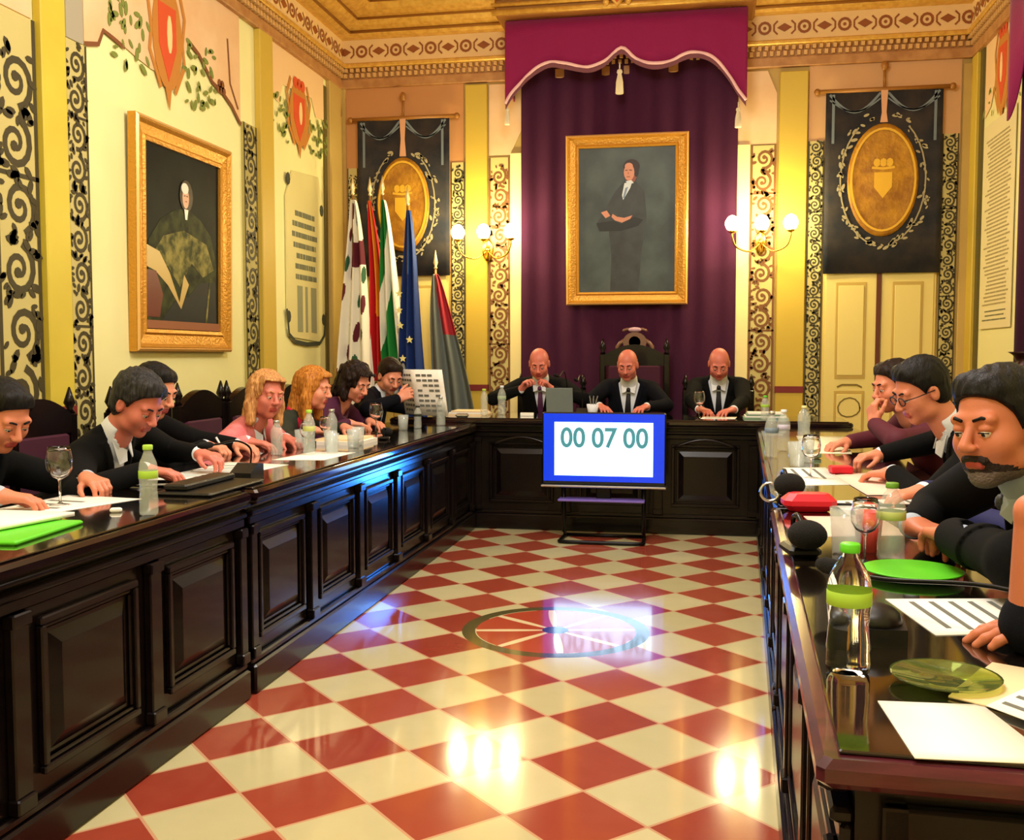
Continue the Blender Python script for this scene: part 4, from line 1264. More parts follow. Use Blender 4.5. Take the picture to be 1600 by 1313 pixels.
def person(label, base, ang, head, look, roll=0, hands=None, hair='short', hmat=None, skin=None, jacket=None, shirt=None,
           tie=None, fem=False, vdepth=.30, vw=.062, glasses=False, beard=None, h=.008, hh=.0055, scale=1.0, neck=None, scarf=None,
           legs=True, brow=HBRN, name='person', elbows=None, pelvis_z=.54, lips=None, longlen=.2, stripes=None, sleeve=.93, elbow_at=None):
    skin = skin or SKIN; jacket = jacket or SUIT
    ca, sa = math.cos(ang), math.sin(ang)
    def loc(p, vec=False):
        x, y, z = p
        if not vec: x -= base[0]; y -= base[1]
        return np.array([x*ca + y*sa, -x*sa + y*ca, z])
    H = loc(head); RH = basis(loc(look, True), roll)
    P = np.array([0, 0, pelvis_z])
    N = loc(neck) if neck is not None else H + RH@np.array([0, -.035, -.10]) + np.array([0, -.040, -.065])
    U = nv(N-P); Xa = nv(np.cross(np.array([0, 1.0, 0]), U)); Fa = np.cross(U, Xa)
    RT = np.stack([Xa, Fa, U], 1)
    L = np.linalg.norm(N-P)
    sw = (.150 if fem else .178)*scale
    def T(x, y, z): return N + RT@np.array([x, y, z])
    SH = {1: T(sw, -.015, -.055), -1: T(-sw, -.015, -.055)}
    # arms by two-bone reach
    arms = {}
    for s in (1, -1):
        hd = (hands or {}).get(s)
        if hd is None:
            W = SH[s] + np.array([s*.03, .16, -.42]); dd = np.array([0, .3, -1]); nn_ = np.array([-s, 0, 0]); curl = (.3, .4, .3)
        else:
            W = loc(hd[0]); dd = loc(hd[1], True); nn_ = loc(hd[2], True); curl = hd[3] if len(hd) > 3 else (.3, .45, .35)
        a, b = .285*scale, .255*scale
        v = W-SH[s]; D = np.linalg.norm(v)
        if D > (a+b)*.985:
            q = D/((a+b)*.985); a *= q; b *= q
        x = (a*a-b*b+D*D)/(2*D); hgt = math.sqrt(max(0, a*a-x*x))
        hint = np.array([s*1.0, -.45, -.30]) if not (elbows and s in elbows) else np.array(elbows[s], float)
        vd = v/D; hint = nv(hint - vd*np.dot(hint, vd))
        E_ = SH[s] + vd*x + hint*hgt
        if elbow_at and s in elbow_at: E_ = loc(elbow_at[s])
        arms[s] = (SH[s], E_, W, dd, nn_, curl)
    def torso(F, o, arm=True, k=.05, full=True):
        F.ell(P + U*L*.10, (.165+o, .125+o, .15+o), RT, k)
        F.ell(T(0, .015, -L*.55), (.155*scale+o if not fem else .13+o, .115+o, .20+o), RT, k)
        F.ell(T(0, .0, -.20), ((.165 if not fem else .140)*scale+o, .112+o, .185+o), RT, k)
        if fem:
            for s in (-1, 1): F.ell(T(s*.065, .085, -.21), (.062+o, .055+o, .062+o), RT, .03)
        F.cap(T(-sw*.75, -.018, -.062), T(sw*.75, -.018, -.062), .066+o, .066+o, k)
        for s in (-1, 1): F.cap(T(s*.035, -.02, -.005), T(s*sw*.8, -.02, -.04), .040+o, .042+o, .035)
        if arm:
            for s in (-1, 1):
                A, E_, W, *_ = arms[s]
                F.cap(A, E_, .062*scale+o, .050*scale+o, .025)
                W2 = E_ + (W-E_)*sleeve
                F.cap(E_, W2, .048*scale+o, .034+o, .012)
    pts = [P, N, SH[1], SH[-1], arms[1][1], arms[-1][1], arms[1][2], arms[-1][2]]
    lo = np.min(pts, 0) - np.array([.24, .24, .22]); hi = np.max(pts, 0) + np.array([.24, .24, .12])
    # body: torso core, neck + head, hands
    cut = lambda Q: Q
    Fh = Field(H-.19, H+.19, hh)
    lo2 = np.minimum(H-.17, N-.12); hi2 = np.maximum(H+.17, N+.12)
    Fh = Field(lo2, hi2, hh)
    head_shapes(Fh, H, RH, fem=fem)
    nr = .054 if not fem else .045
    Fh.cap(H + RH@np.array([0, -.022, -.055]), N + U*.01, nr, nr+.008, .022)
    Fh.ell(N - U*.055, (.085, .05, .05), RT, .03)
    partsB = [Fh.mesh()]
    Fb = Field(lo, hi, .014)
    torso(Fb, -.028, arm=True)
    partsB.append(Fb.mesh())
    for s in (1, -1):
        A, E_, W, dd, nn_, curl = arms[s]
        gl = .21 if sleeve > .5 else .34
        Fd = Field(W-gl, W+gl, min(hh, .0045))
        st = W + (E_-W)*(.35 if sleeve > .5 else .98)
        Fd.cap(st, W, .034 if sleeve > .5 else .042, .027, .01)
        Fd.cap(W, W+nv(dd)*.02, .026, .024, .012)
        hand_shapes(Fd, W, dd, nn_, s, curl)
        partsB.append(Fd.mesh())
    def reg(c):
        q = (c-H)@RH
        m = (np.abs(q[:, 0]) < .023) & (q[:, 2] < -.056) & (q[:, 2] > -.078) & (q[:, 1] > .082)
        return m.astype(int)
    body = nets(name, partsB, [skin, lips or LIP], None, reg)
    body.location = (base[0], base[1], 0); body.rotation_euler = (0, 0, ang)
    tag(body, label, 'person')
    # eyes, brows
    for s in (-1, 1):
        mb = MB()
        e = H + RH@np.array([s*.031, .0792, -.0035])
        mb.use(EYEW).sphere(tuple(e), .0112, 12, 8)
        e2 = H + RH@np.array([s*.031, .0862, -.0068])
        mb.use(EYED).sphere(tuple(e2), .0052, 10, 6)
        mb.build('eye', None, body)
    for s in (-1, 1):
        mb = MB()
        mb.tube([tuple(H + RH@np.array(q)) for q in ((s*.014, .093, .021), (s*.032, .0905, .027), (s*.048, .077, .021))], [.0035, .0038, .002], 6)
        mb.tube([tuple(H + RH@np.array(q)) for q in ((s*.020, .0885, -.004), (s*.031, .0915, -.0035), (s*.042, .084, -.005))], .0014, 5)
        mb.build('eyebrow', brow, body)
    # shirt
    def neckring(F, r, z0, z1):
        dn = nv(H + RH@np.array([0, -.022, -.055]) - N)
        F.cap(N + U*z0, N + dn*z1, r+.020, r+.0115, .01)
    if shirt is not None:
        Fs = Field(lo, hi, h)
        torso(Fs, -.012)
        neckring(Fs, nr, -.04, .038)
        for s in (1, -1):
            A, E_, W, *_ = arms[s]
            Fs.cap(E_ + (W-E_)*.7, E_ + (W-E_)*.985, .036, .0335, .008)
        x, y, z = Fs.frame(N, RT)
        # open the collar at the front
        if tie is None:
            Fs.F = np.maximum(Fs.F, -np.maximum(np.abs(x) - .026*(1+(z+.02)/.06), np.maximum(-(y-.01), -(z+.05)))).astype(np.float32)
        if stripes is None:
            nets('shirt', [Fs.mesh()], [shirt], body)
        Fs2 = None
        # collar flaps
        mb = MB()
        for s in (-1, 1):
            a = T(s*.008, .070, -.004); b_ = T(s*.062, .020, .022); c_ = T(s*.050, .088, -.050); d_ = T(s*.020, .098, -.035)
            q = [tuple(v) for v in (a, b_, c_, d_)]
            mb.add(q, [(0, 1, 2, 3)] if s > 0 else [(3, 2, 1, 0)], False)
        solidify(mb.build('collar', shirt, body), .004)
        if tie is not None:
            Ft = Field(N - np.array([.14, .10, .34]), N + np.array([.14, .26, .08]), min(h, .005))
            torso(Ft, -.004, arm=False)
            x, y, z = Ft.frame(N, RT)
            w = .012 + .020*np.clip(-z/.30, 0, 1)
            w = np.where(z > -.045, .017 + .10*np.clip(z+.045, 0, .05), w)
            Ft.F = np.maximum(Ft.F, np.maximum(np.abs(x)-w, np.maximum(-y, np.maximum(z-.002, -(z+.40))))).astype(np.float32)
            if (Ft.F < 0).any():
                nets('tie', [Ft.mesh()], [tie], body)
            mb = MB(); k_ = T(0, .083, -.022)
            mb.sphere(tuple(k_), (.018, .014, .018), 10, 6); mb.build('tie_knot', tie, body)
    # jacket
    Fj = Field(lo, hi, h)
    torso(Fj, .004)
    if shirt is not None:
        x, y, z = Fj.frame(N, RT)
        w = vw*(1 + z/vdepth)
        # lapels
        band = np.maximum(np.abs(x) - (w + .036), np.maximum(-(y-.0), np.maximum(z-.03, -(z+vdepth+.02))))
        Fj.F = np.where(band < 0, Fj.F-.007, Fj.F).astype(np.float32)
        wed = np.maximum(np.maximum(np.abs(x) - w, np.maximum(-(y-.005), -(z+vdepth))), np.maximum(y-.175, z-.10))
        Fj.F = np.maximum(Fj.F, -wed).astype(np.float32)
        Fj.cap(T(-.055, -.045, .012), T(.055, -.045, .012), .022, .022, .015)
        # keep the neck hole clear
        Fj.cap(N + U*.0 + Fa*.01, N + U*.12 + Fa*.02, nr+.012, nr+.012, .006, True)
    else:
        Fj.cap(N - U*.0 + Fa*.03, N + U*.12 + Fa*.03, nr+.018, nr+.03, .01, True)
    nets('jacket' if shirt is not None else 'top', [Fj.mesh()], [jacket], body)
    if scarf is not None:
        Fs = Field(N-.2, N+.2, hh)
        for t in range(10):
            a = t/10*2*PI; a2 = (t+1)/10*2*PI
            Fs.cap(T(.075*math.cos(a), .01+.072*math.sin(a), -.012-.02*math.sin(a)), T(.075*math.cos(a2), .01+.072*math.sin(a2), -.012-.02*math.sin(a2)), .026, .026, .01)
        Fs.cap(T(.01, .09, -.04), T(.03, .12, -.17), .03, .038, .01)
        nets('scarf', [Fs.mesh()], [scarf], body)
    # legs
    if legs:
        Fl = Field((-.30, -.20, .02), (.30, .66, .72), .014)
        for s in (-1, 1):
            hp = np.array([s*.09, .02, pelvis_z-.02]); kn = np.array([s*.12, .43, .53]); an = np.array([s*.12, .40, .10])
            Fl.cap(hp, kn, .085, .062, .03); Fl.cap(kn, an, .060, .045, .015)
        nets('trousers', [Fl.mesh()], [jacket if shirt is not None else SUIT], body)
        mb = MB()
        for s in (-1, 1):
            mb.sphere((s*.12, .455, .045), (.045, .13, .044), 14, 8)
            mb.sphere((s*.12, .40, .08), (.042, .05, .05), 12, 8)
        mb.build('shoes', SHOE, body)
    # hair
    if hair != 'none':
        Lh = longlen
        Fr = Field(H-np.array([.2, .2, .24+(Lh-.2)]), H+.2, hh)
        def TH(x, y, z): return H + RH@np.array([x, y, z])
        inf = {'short': .010, 'bushy': .017, 'bald': .005, 'long': .016, 'curly': .022, 'receding': .007}[hair]
        Fr.ell(TH(0, -.014, .034), (.074+inf, .094+inf, .086+inf), RH, .01)
        if hair in ('short', 'bushy', 'curly', 'receding', 'bald'):
            Fr.ell(TH(0, -.040, -.03), (.066+inf*.8, .058+inf*.6, .06), RH, .02)
        if hair in ('short', 'bushy'):
            Fr.cap(TH(-.035, .044, .086), TH(.040, .040, .089), .020, .024, .025)
        if hair in ('long', 'curly'):
            l = Lh if hair == 'long' else Lh*.8
            for s in (-1, 1):
                Fr.cap(TH(s*.068, -.01, .05), TH(s*.080, -.005, -.06), .028, .032, .02)
                Fr.cap(TH(s*.080, -.005, -.06), TH(s*.082, .015, -l), .032, .026, .02)
            Fr.cap(TH(0, -.07, .03), TH(0, -.08, -l), .06, .07, .03)
            Fr.cap(TH(-.045, .07, .080), TH(.05, .062, .078), .020, .022, .02)
        x, y, z = Fr.frame(H, RH)
        amp = {'short': .0010, 'bushy': .0022, 'bald': 0, 'long': .0018, 'curly': .0048, 'receding': .0008}[hair]
        fr_ = 210 if hair != 'curly' else 120
        Fr.F = (Fr.F + amp*(np.sin(x*fr_ + 6*np.sin(y*38)) + .7*np.sin(y*fr_*.7 + z*60 + 5*np.sin(x*45)) + .4*np.sin(z*fr_*.9+x*70))).astype(np.float32)
        if hair in ('long', 'curly'):
            zz = [-.30, -.12, -.06, 0, .045, .070, .088, .12]; yy = [.045, .040, .042, .050, .062, .086, .115, .30]
            yc = np.interp(z, zz, yy)
            side = np.maximum(y-yc, np.abs(x)-(.062+.02*np.clip((-z)/.1, 0, 1)))
            Fr.F = np.maximum(Fr.F, -np.maximum(-(y-.028-.0*z), np.maximum(np.abs(x)-.062, z-.078))).astype(np.float32)
        else:
            if hair == 'bald':
                zz = [-.09, -.06, -.02, .02, .03]; yy = [-.05, -.02, .010, .012, -.02]
                Fr.F = np.maximum(Fr.F, z-.032).astype(np.float32)
            elif hair == 'receding':
                zz = [-.09, -.06, -.02, .03, .06, .09, .12]; yy = [-.05, -.025, .008, .022, .02, .012, .012]
            else:
                zz = [-.09, -.06, -.02, .03, .058, .078, .095, .13]; yy = [-.04, -.02, .012, .036, .058, .088, .14, .3]
            yc = np.interp(z, zz, yy)
            Fr.F = np.maximum(Fr.F, np.maximum((y-yc)*.8, -.092-z)).astype(np.float32)
            for s in (-1, 1): Fr.ell(TH(s*.080, .0, -.012), (.026, .019, .030), RH, .004, True)
        if (Fr.F < 0).any():
            nets('hair', [Fr.mesh()], [hmat or HBRN], body)
    if beard is not None:
        Fe = Field(H-.15, H+.12, min(hh, .0035))
        def TH(x, y, z): return H + RH@np.array([x, y, z])
        Fe.ell(TH(0, .022, -.040), (.0615, .0685, .0745), RH, .02); Fe.ell(TH(0, .056, -.098), (.030, .030, .024), RH, .022)
        for s in (-1, 1): Fe.ell(TH(s*.040, .022, -.075), (.025, .038, .029), RH, .02)
        Fe.cap(TH(-.022, .083, -.060), TH(.022, .083, -.060), .0085, .0085, .006)
        x, y, z = Fe.frame(H, RH)
        low = np.interp(np.abs(x), [0, .02, .03, .05, .07], [-.050, -.050, -.054, -.040, -.010])
        Fe.F = np.maximum(Fe.F, np.maximum(z-low, -y+.005)).astype(np.float32)
        Fe.cap(TH(-.018, .094, -.067), TH(.018, .094, -.067), .0065, .0065, .003, True)
        Fe.F = (Fe.F + .0012*np.sin(x*900)*np.sin(z*800)).astype(np.float32)
        def rg(c):
            q = (c-H)@RH
            return ((q[:, 2] < -.085)).astype(int)
        nets('beard', [Fe.mesh()], [beard, BEARDG], body, rg)
    if glasses:
        mb = MB()
        def TH(x, y, z): return tuple(H + RH@np.array([x, y, z]))
        for s in (-1, 1):
            pts_ = [TH(s*.032+.022*math.cos(t*PI/6), .104-.004*abs(math.cos(t*PI/6)), -.002+.016*math.sin(t*PI/6)) for t in range(12)]
            mb.tube(pts_, .0022, 6, closed=True)
            mb.tube([TH(s*.054, .100, .003), TH(s*.078, .06, .004), TH(s*.083, -.01, .002)], .002, 6)
        mb.tube([TH(-.010, .106, .002), TH(0, .109, .004), TH(.010, .106, .002)], .002, 6)
        mb.build('glasses', BLACK, body)
    return body

DN = (0, 0, -1)
def R_(x): return math.radians(x)
# left row, nearest first.  forward is +X (ang -90 deg)
A_L = -PI/2; A_R = PI/2
def seat(x, y, ang, label, d=.06, group=None):
    """chair under a sitter"""
    place_chair(x + d*math.sin(ang), y - d*math.cos(ang), ang, label, group)
person('man with short black hair and grey shirt, reading at the left picture edge', (-2.74, 3.06), A_L,
       (-2.36, 3.10, 1.045), (.80, -.25, -.50), 0, {1: ((-2.14, 2.78, .815), (.9, .5, -.15), DN), -1: ((-2.13, 3.22, .815), (1, -.5, -.1), DN, (.6, .7, .5))},
       'short', HBLK, SKIN, SUIT, SHIRTG, None, h=.006, hh=.0045, vw=.085, vdepth=.34, brow=HBLK)
person('man with bushy greying hair and black suit, bent over papers behind the slim bottle', (-2.62, 3.72), A_L,
       (-2.14, 3.58, 1.065), (.84, -.22, -.50), 0, {1: ((-2.02, 3.42, .825), (.9, .4, -.1), DN), -1: ((-2.06, 3.90, .84), (.9, -.2, -.1), DN, (.5, .7, .5))},
       'bushy', HSALT, SKINR, SUIT, SHIRT, None, h=.006, hh=.0045, vw=.075, vdepth=.34, brow=HBLK)
person('person in dark jacket writing with a white pen, mostly hidden behind the bushy haired man', (-2.78, 4.30), A_L,
       (-2.44, 4.22, 1.09), (.9, -.1, -.35), 0, {1: ((-2.26, 4.34, .83), (.95, .1, -.1), DN, (.7, .8, .5)), -1: ((-2.24, 4.62, .81), (1, -.3, -.1), DN)},
       'short', HBLK, SKINL, SUIT, SHIRT, None, brow=HBLK)
person('woman with wavy blond hair in a coral pink blazer, seated at the left desk', (-2.62, 5.04), A_L,
       (-2.22, 4.93, 1.045), (.80, -.55, -.10), .1, {1: ((-2.22, 4.70, .82), (.9, .3, -.1), DN), -1: ((-2.16, 5.02, .81), (.9, -.5, -.1), DN)},
       'long', HBLD, SKINR, PINK, SHIRT, None, fem=True, vdepth=.2, vw=.05, longlen=.14, h=.007, brow=HBLD)
person('woman with ginger blond hair, dark green top and red scarf, beyond the coral pink blazer', (-2.62, 5.72), A_L,
       (-2.25, 5.66, 1.055), (.98, -.05, -.15), 0, {1: ((-2.20, 5.50, .82), (.9, .3, -.1), DN), -1: ((-2.14, 5.86, .81), (.9, -.4, -.1), DN)},
       'long', HGIN, SKINL, DGRN, None, None, fem=True, scarf=REDT, longlen=.17, brow=HGIN)
person('woman with dark curly hair in plum top looking down at her hands', (-2.60, 6.26), A_L,
       (-2.20, 6.24, 1.075), (.85, -.35, -.40), 0, {1: ((-2.20, 6.10, .82), (.9, .4, -.1), DN), -1: ((-2.16, 6.40, .81), (.9, -.5, -.1), DN)},
       'curly', HBRN, SKINL, PURP, None, None, fem=True, longlen=.12, brow=HBRN)
person('dark haired man in navy suit reading an open white newspaper', (-2.55, 6.92), A_L,
       (-2.18, 6.92, 1.105), (.62, -.62, -.45), 0, {1: ((-2.06, 6.72, .95), (.7, .1, .4), (0, 1, -.2), (.9, .9, .6)), -1: ((-1.98, 7.06, .92), (.7, -.1, .4), (0, -1, -.2), (.9, .9, .6))},
       'short', HBRN, SKINL, SUITN, SHIRT, None, brow=HBLK, vdepth=.34)
# head desk
person('balding ruddy man in dark suit with clasped hands before his mouth, behind the laptop', (-1.28, 8.28), PI,
       (-1.275, 7.93, 1.185), (0.05, -.9, -.38), 0, {1: ((-1.40, 7.80, .98), (.55, -.25, .75), (.6, -.2, 0), (.6, .9, .6)), -1: ((-1.15, 7.80, .98), (-.55, -.25, .75), (-.6, -.2, 0), (.6, .9, .6))},
       'bald', HBRN, SKINR, SUIT, SHIRT, TIEP, brow=HBRN)
person('bald man in dark suit and tie in front of the tall carved throne', (-.60, 8.36), PI,
       (-.59, 8.04, 1.175), (-.10, -.92, -.34), 0, {1: ((-.78, 7.74, .86), (.5, -.8, -.1), DN), -1: ((-.42, 7.74, .86), (-.5, -.8, -.1), DN)},
       'bald', HGRY, SKINR, SUITN, SHIRT, TIEK, vw=.085, vdepth=.34)
person('bald man in black suit writing at the right end of the head desk', (.12, 8.36), PI,
       (.115, 8.02, 1.185), (0.0, -.85, -.48), 0, {1: ((-.03, 7.66, .85), (.6, -.7, -.1), DN, (.5, .8, .5)), -1: ((.22, 7.64, .85), (-.7, -.6, -.1), DN)},
       'bald', HGRY, SKINR, SUIT, SHIRT, TIEK, vw=.08, vdepth=.34)
# right row, farthest first
person('dark haired person in burgundy top with hand at the chin, farthest at the right desk', (1.32, 5.22), A_R,
       (.885, 5.06, 1.105), (-.93, -.35, -.20), 0, {-1: ((.78, 4.94, .93), (-.1, .25, .9), (.8, .3, 0), (.7, .9, .6)), 1: ((.72, 5.36, .81), (-.8, -.5, -.1), DN)},
       'short', HBRN, SKIN, BURG, None, None, brow=HBRN)
person('man with glasses in black suit and white shirt, leaning over peach papers', (1.30, 4.22), A_R,
       (.80, 4.03, 1.12), (-.90, -.28, -.42), .05, {1: ((.74, 4.50, .83), (-.9, -.3, -.1), DN, (.5, .7, .5)), -1: ((.70, 3.98, .81), (-.75, .55, -.1), DN)},
       'short', HBLK, SKIN, SUIT, SHIRT, None, glasses=True, h=.006, hh=.0045, vw=.075, vdepth=.34, brow=HBLK, neck=(.92, 4.06, .97))
person('person with dark hair in blue jacket, mostly hidden behind the bearded man', (1.24, 3.22), A_R,
       (.90, 3.20, 1.075), (-.9, -.3, -.2), 0, {1: ((.70, 3.45, .81), (-.8, -.3, -.1), DN), -1: ((.68, 3.05, .81), (-.8, .5, -.1), DN)},
       'short', HBLK, SKIN, SUITB, SHIRT, None, brow=HBLK)
person('bearded man in black suit and patterned tie, leaning in at the right picture edge', (.99, 2.42), A_R,
       (.600, 2.24, 1.105), (-.80, -.60, -.10), -.06, {-1: ((.550, 2.40, .845), (-.1, 1, -.05), DN, (.4, .5, .4)), 1: ((.505, 2.60, .835), (.5, -.8, -.05), DN, (.4, .5, .4))},
       'short', HBLK, SKINT, SUIT, SHIRTG, mat('tie_charcoal', (34, 34, 40), .5, noise=((80, 84, 92), 260, 2)), h=.005, hh=.003, vw=.048, vdepth=.34, brow=HBLK, beard=BEARD, neck=(.68, 2.27, 1.0), scale=1.12, elbow_at={-1: (.60, 2.09, .85), 1: (.60, 2.80, .85)})
near_p = person('bare armed person at the near right corner, only forearm and hand in the picture', (1.12, 1.62), A_R,
       (.82, 1.56, 1.20), (-.95, -.2, -.25), 0, {-1: ((.60, 1.77, .80), (-.95, .15, -.02), DN, (.15, .25, .2)), 1: ((.520, 1.74, 1.00), (.9, -.2, .35), (.3, -.2, -.9), (.6, .8, .5))},
       'short', HBRN, SKINT, SUITN, None, None, h=.008, hh=.003, brow=HBRN, sleeve=.12, elbow_at={1: (.535, 1.76, .815)}, elbows={-1: (-1, .2, 0)})
# chairs
seat(-2.80, 3.06, A_L, 'dark armchair of the man at the left picture edge')
seat(-2.70, 3.72, A_L, 'dark armchair with burgundy back, under the bushy haired man')
seat(-2.84, 4.36, A_L, 'dark armchair under the person writing with the white pen')
seat(-2.70, 5.04, A_L, 'dark armchair under the woman in the coral pink blazer')
seat(-2.70, 5.72, A_L, 'dark armchair under the woman with the red scarf')
seat(-2.68, 6.30, A_L, 'dark armchair under the woman with dark curly hair')
seat(-2.64, 6.94, A_L, 'dark armchair under the man with the newspaper')
seat(-1.28, 8.34, PI, 'dark armchair behind the laptop at the head desk')
seat(.12, 8.40, PI, 'dark armchair of the man writing at the right end of the head desk')
seat(1.38, 5.22, A_R, 'dark armchair of the person in burgundy, farthest on the right')
seat(1.36, 4.22, A_R, 'dark armchair of the man with glasses')
seat(1.30, 3.22, A_R, 'dark armchair of the person in the blue jacket')
seat(1.18, 2.36, A_R, 'dark armchair of the bearded man')
seat(1.20, 1.62, A_R, 'dark armchair at the near right corner')
thr = make_chair('tall carved throne with rounded crest behind the bald man in the middle', True)
thr.location = (-.58, 8.46, 0); thr.rotation_euler = (0, 0, PI)
# ------------------------------------------------------------------ things on the desks
ZL = HT          # left and right desks
ZB = .80
def bottle(label, x, y, z, hgt=.20, r=.031, cap=GREEN, lab=LIME, group=None, fill=.7):
    k = hgt/.20
    root = empty('water_bottle', label, 'bottle', (x, y, z), 0, group)
    prof = [(r*.6, .0), (r*.95, .004), (r, .012), (r*.97, .035), (r, .04), (r*.90, .075), (r*.97, .10), (r, .105), (r, .135), (r*.9, .150), (r*.55, .172), (.0125, .180), (.0125, .188)]
    MB().lathe([(a, b*k) for a, b in prof], n=24).build('bottle_body', PET if fill > .8 else PALEG, root)
    if lab: MB().lathe([(r*.99, .106*k), (r*1.02, .107*k), (r*1.02, .127*k), (r*.99, .128*k)], n=24, cap=False).build('label_band', lab, root)
    MB().lathe([(.0145, .186*k), (.015, .188*k), (.015, .198*k), (.013, .2*k)], n=18).build('cap', cap, root)
    return root
def wine_glass(label, x, y, z, s=1.0, group=None):
    root = empty('wine_glass', label, 'glass', (x, y, z), 0, group)
    MB().lathe([(.034*s, 0), (.034*s, .002*s), (.010*s, .006*s), (.004*s, .012*s), (.0035*s, .075*s), (.008*s, .085*s)], n=24).build('stem', GLASS, root)
    out = [(.008, .085), (.028, .097), (.040, .120), (.042, .145), (.037, .175), (.033, .190)]
    inn = [(.031, .190), (.0355, .175), (.0405, .145), (.0385, .121), (.027, .100), (.004, .090)]
    MB().lathe([(a*s, b*s) for a, b in out+inn], n=28, cap=False).build('bowl', GLASS, root)
    return root
def tumbler(label, x, y, z, s=1.0, m=GLASS, group=None):
    o = MB().lathe([(.028*s, 0), (.035*s, .10*s), (.0335*s, .10*s), (.027*s, .006*s), (.001, .006*s)], n=24).build('tumbler', m if m is not GLASS else PALEG, None, (x, y, z))
    return tag(o, label, 'glass', group)
def sheet(label, pts, z, m=PAPER, th=.0012, name='paper_sheet', cat='paper', lines_=0, group=None, curl=0.0):
    """a sheet given by four corners in the plane of the desk"""
    cx = sum(p[0] for p in pts)/4; cy = sum(p[1] for p in pts)/4
    q = [(p[0]-cx, p[1]-cy) for p in pts]
    def fn(u, v):
        a = [q[0][i]*(1-u)*(1-v) + q[1][i]*u*(1-v) + q[2][i]*u*v + q[3][i]*(1-u)*v for i in (0, 1)]
        return (a[0], a[1], th/2 + curl*(2*u-1)**2*(.5+.5*v))
    o = MB().grid(fn, 9, 3).build(name, m, None, (cx, cy, z))
    solidify(o, th)
    tag(o, label, cat, group)
    if lines_:
        mb = MB(); rd = random.Random(int(abs(cx*1000)))
        for i in range(lines_):
            v0 = .12 + .76*i/lines_; v1 = v0+.22/lines_
            u1 = rd.uniform(.6, .9)
            c = [fn(.1, v0), fn(u1, v0), fn(u1, v1), fn(.1, v1)]
            mb.add([(p[0], p[1], p[2]+th/2+.0006) for p in c], [(0, 1, 2, 3)], False)
        mb.build('printed_lines', INK, o)
    return o
def box_thing(label, cat, name, x, y, z, w, d, h, rz, m, bev=.004):
    o = MB().box(-w/2, w/2, -d/2, d/2, 0, h, None, bev).build(name, m, None, (x, y, z), rz)
    return tag(o, label, cat)
def gooseneck(label, x, y, z, tip, base=(.11, .14), foam=.022, rz=0, bend=.6, grp=None):
    root = empty('desk_microphone', label, 'microphone', (x, y, z), rz, grp)
    bx, by = base
    vs = MB()
    vs.prism([(-by/2, 0), (by/2, 0), (by/2, .045), (by*.1, .052), (-by/2, .018)], bx, Matrix(((0,0,1,-bx/2),(1,0,0,0),(0,1,0,0),(0,0,0,1))))
    vs.build('base', BLACK, root)
    c, s = math.cos(-rz), math.sin(-rz)
    dx, dy = tip[0]-x, tip[1]-y
    lx, ly, lz = dx*c-dy*s, dx*s+dy*c, tip[2]-z
    pts = smooth_pts([(0, by*.3, .045), (0, by*.3, .045+lz*.45), (lx*.35, by*.3+(ly-by*.3)*.35, .03+lz*bend+.03), (lx*.8, ly*.8, lz), (lx, ly, lz)], 6)
    MB().tube(pts, .0042, 8).build('neck', BLACKM, root)
    d = Vector(pts[-1])-Vector(pts[-3]); d.normalize()
    M = Matrix.Translation(pts[-1]) @ d.to_track_quat('Z', 'Y').to_matrix().to_4x4()
    MB().lathe([(.006, -.01), (foam*.8, .0), (foam, .02), (foam*.98, .045), (foam*.6, .062), (.002, .066)], n=16, M=M).build('foam_head', FOAM, root)
    return root

# near right
bottle('large clear water bottle with green cap and label, nearest on the right glass top', .222, 1.60, ZL, .200, .033, fill=.9)
bottle('clear bottle with olive cap beside the lime plate, behind the near water bottle', .440, 2.51, ZL, .185, .032, mat('olive_cap', (110, 160, 50), .4), mat('pale_label', (200, 206, 120), .5))
tumbler('clear tumbler left of the coral cup', .345, 2.56, ZL, 1.15)
wine_glass('wine glass behind the lime plate', .375, 2.47, ZL, .8)
o = tumbler('coral red plastic cup behind the near bottle', .405, 2.62, ZL, 1.0, CORAL)
pl = MB().lathe([(.03, 0), (.06, .004), (.103, .014), (.106, .017), (.103, .018), (.058, .008), (.001, .007)], n=36).build('lime_plate', GREEN, None, (.455, 2.33, ZL))
tag(pl, 'lime green plate lying in front of the bearded man', 'plate')
dish = MB().lathe([(.03, 0), (.034, .004), (.075, .012), (.078, .016), (.074, .015), (.034, .008), (.001, .007)], n=32).build('glass_dish', mat('green_tinted_glass', (200, 220, 120), .03, trans=.9), None, (.355, 1.565, ZL))
tag(dish, 'shallow green tinted glass dish on the near right glass top', 'dish')
sheet('blank white sheet at the front edge of the near right desk', [(.245, 1.47), (.255, 1.265), (.42, 1.275), (.385, 1.48)], ZL, PAPER)
sheet('cream folder lying beyond the blank white sheet, at the right edge', [(.345, 1.50), (.43, 1.44), (.56, 1.62), (.45, 1.68)], ZL+.0015, PAPERC, .003, 'folder', 'folder')
sheet('white printed sheet on top of the cream folder', [(.385, 1.46), (.44, 1.38), (.60, 1.52), (.52, 1.62)], ZL+.006, PAPER, lines_=4)
sheet('white document under the near hand on the right desk', [(.36, 2.10), (.40, 1.84), (.68, 1.92), (.66, 2.16)], ZL, PAPER, lines_=6)
gooseneck('black gooseneck microphone whose neck arches across the near right desk', .60, 1.66, ZL, (.268, 2.02, ZL+.072), (.10, .12), .016, 0, .5)
mb = MB()
mb.prism([(-.05, -.06), (.045, -.05), (.055, .05), (-.03, .065)], .03); mb.sphere((0, 0, .035), (.045, .05, .028), 14, 8)
cn = mb.build('conference_unit', BLACK, None, (.292, 1.80, ZL)); tag(cn, 'black conference speaker unit right of the near water bottle', 'speaker unit')
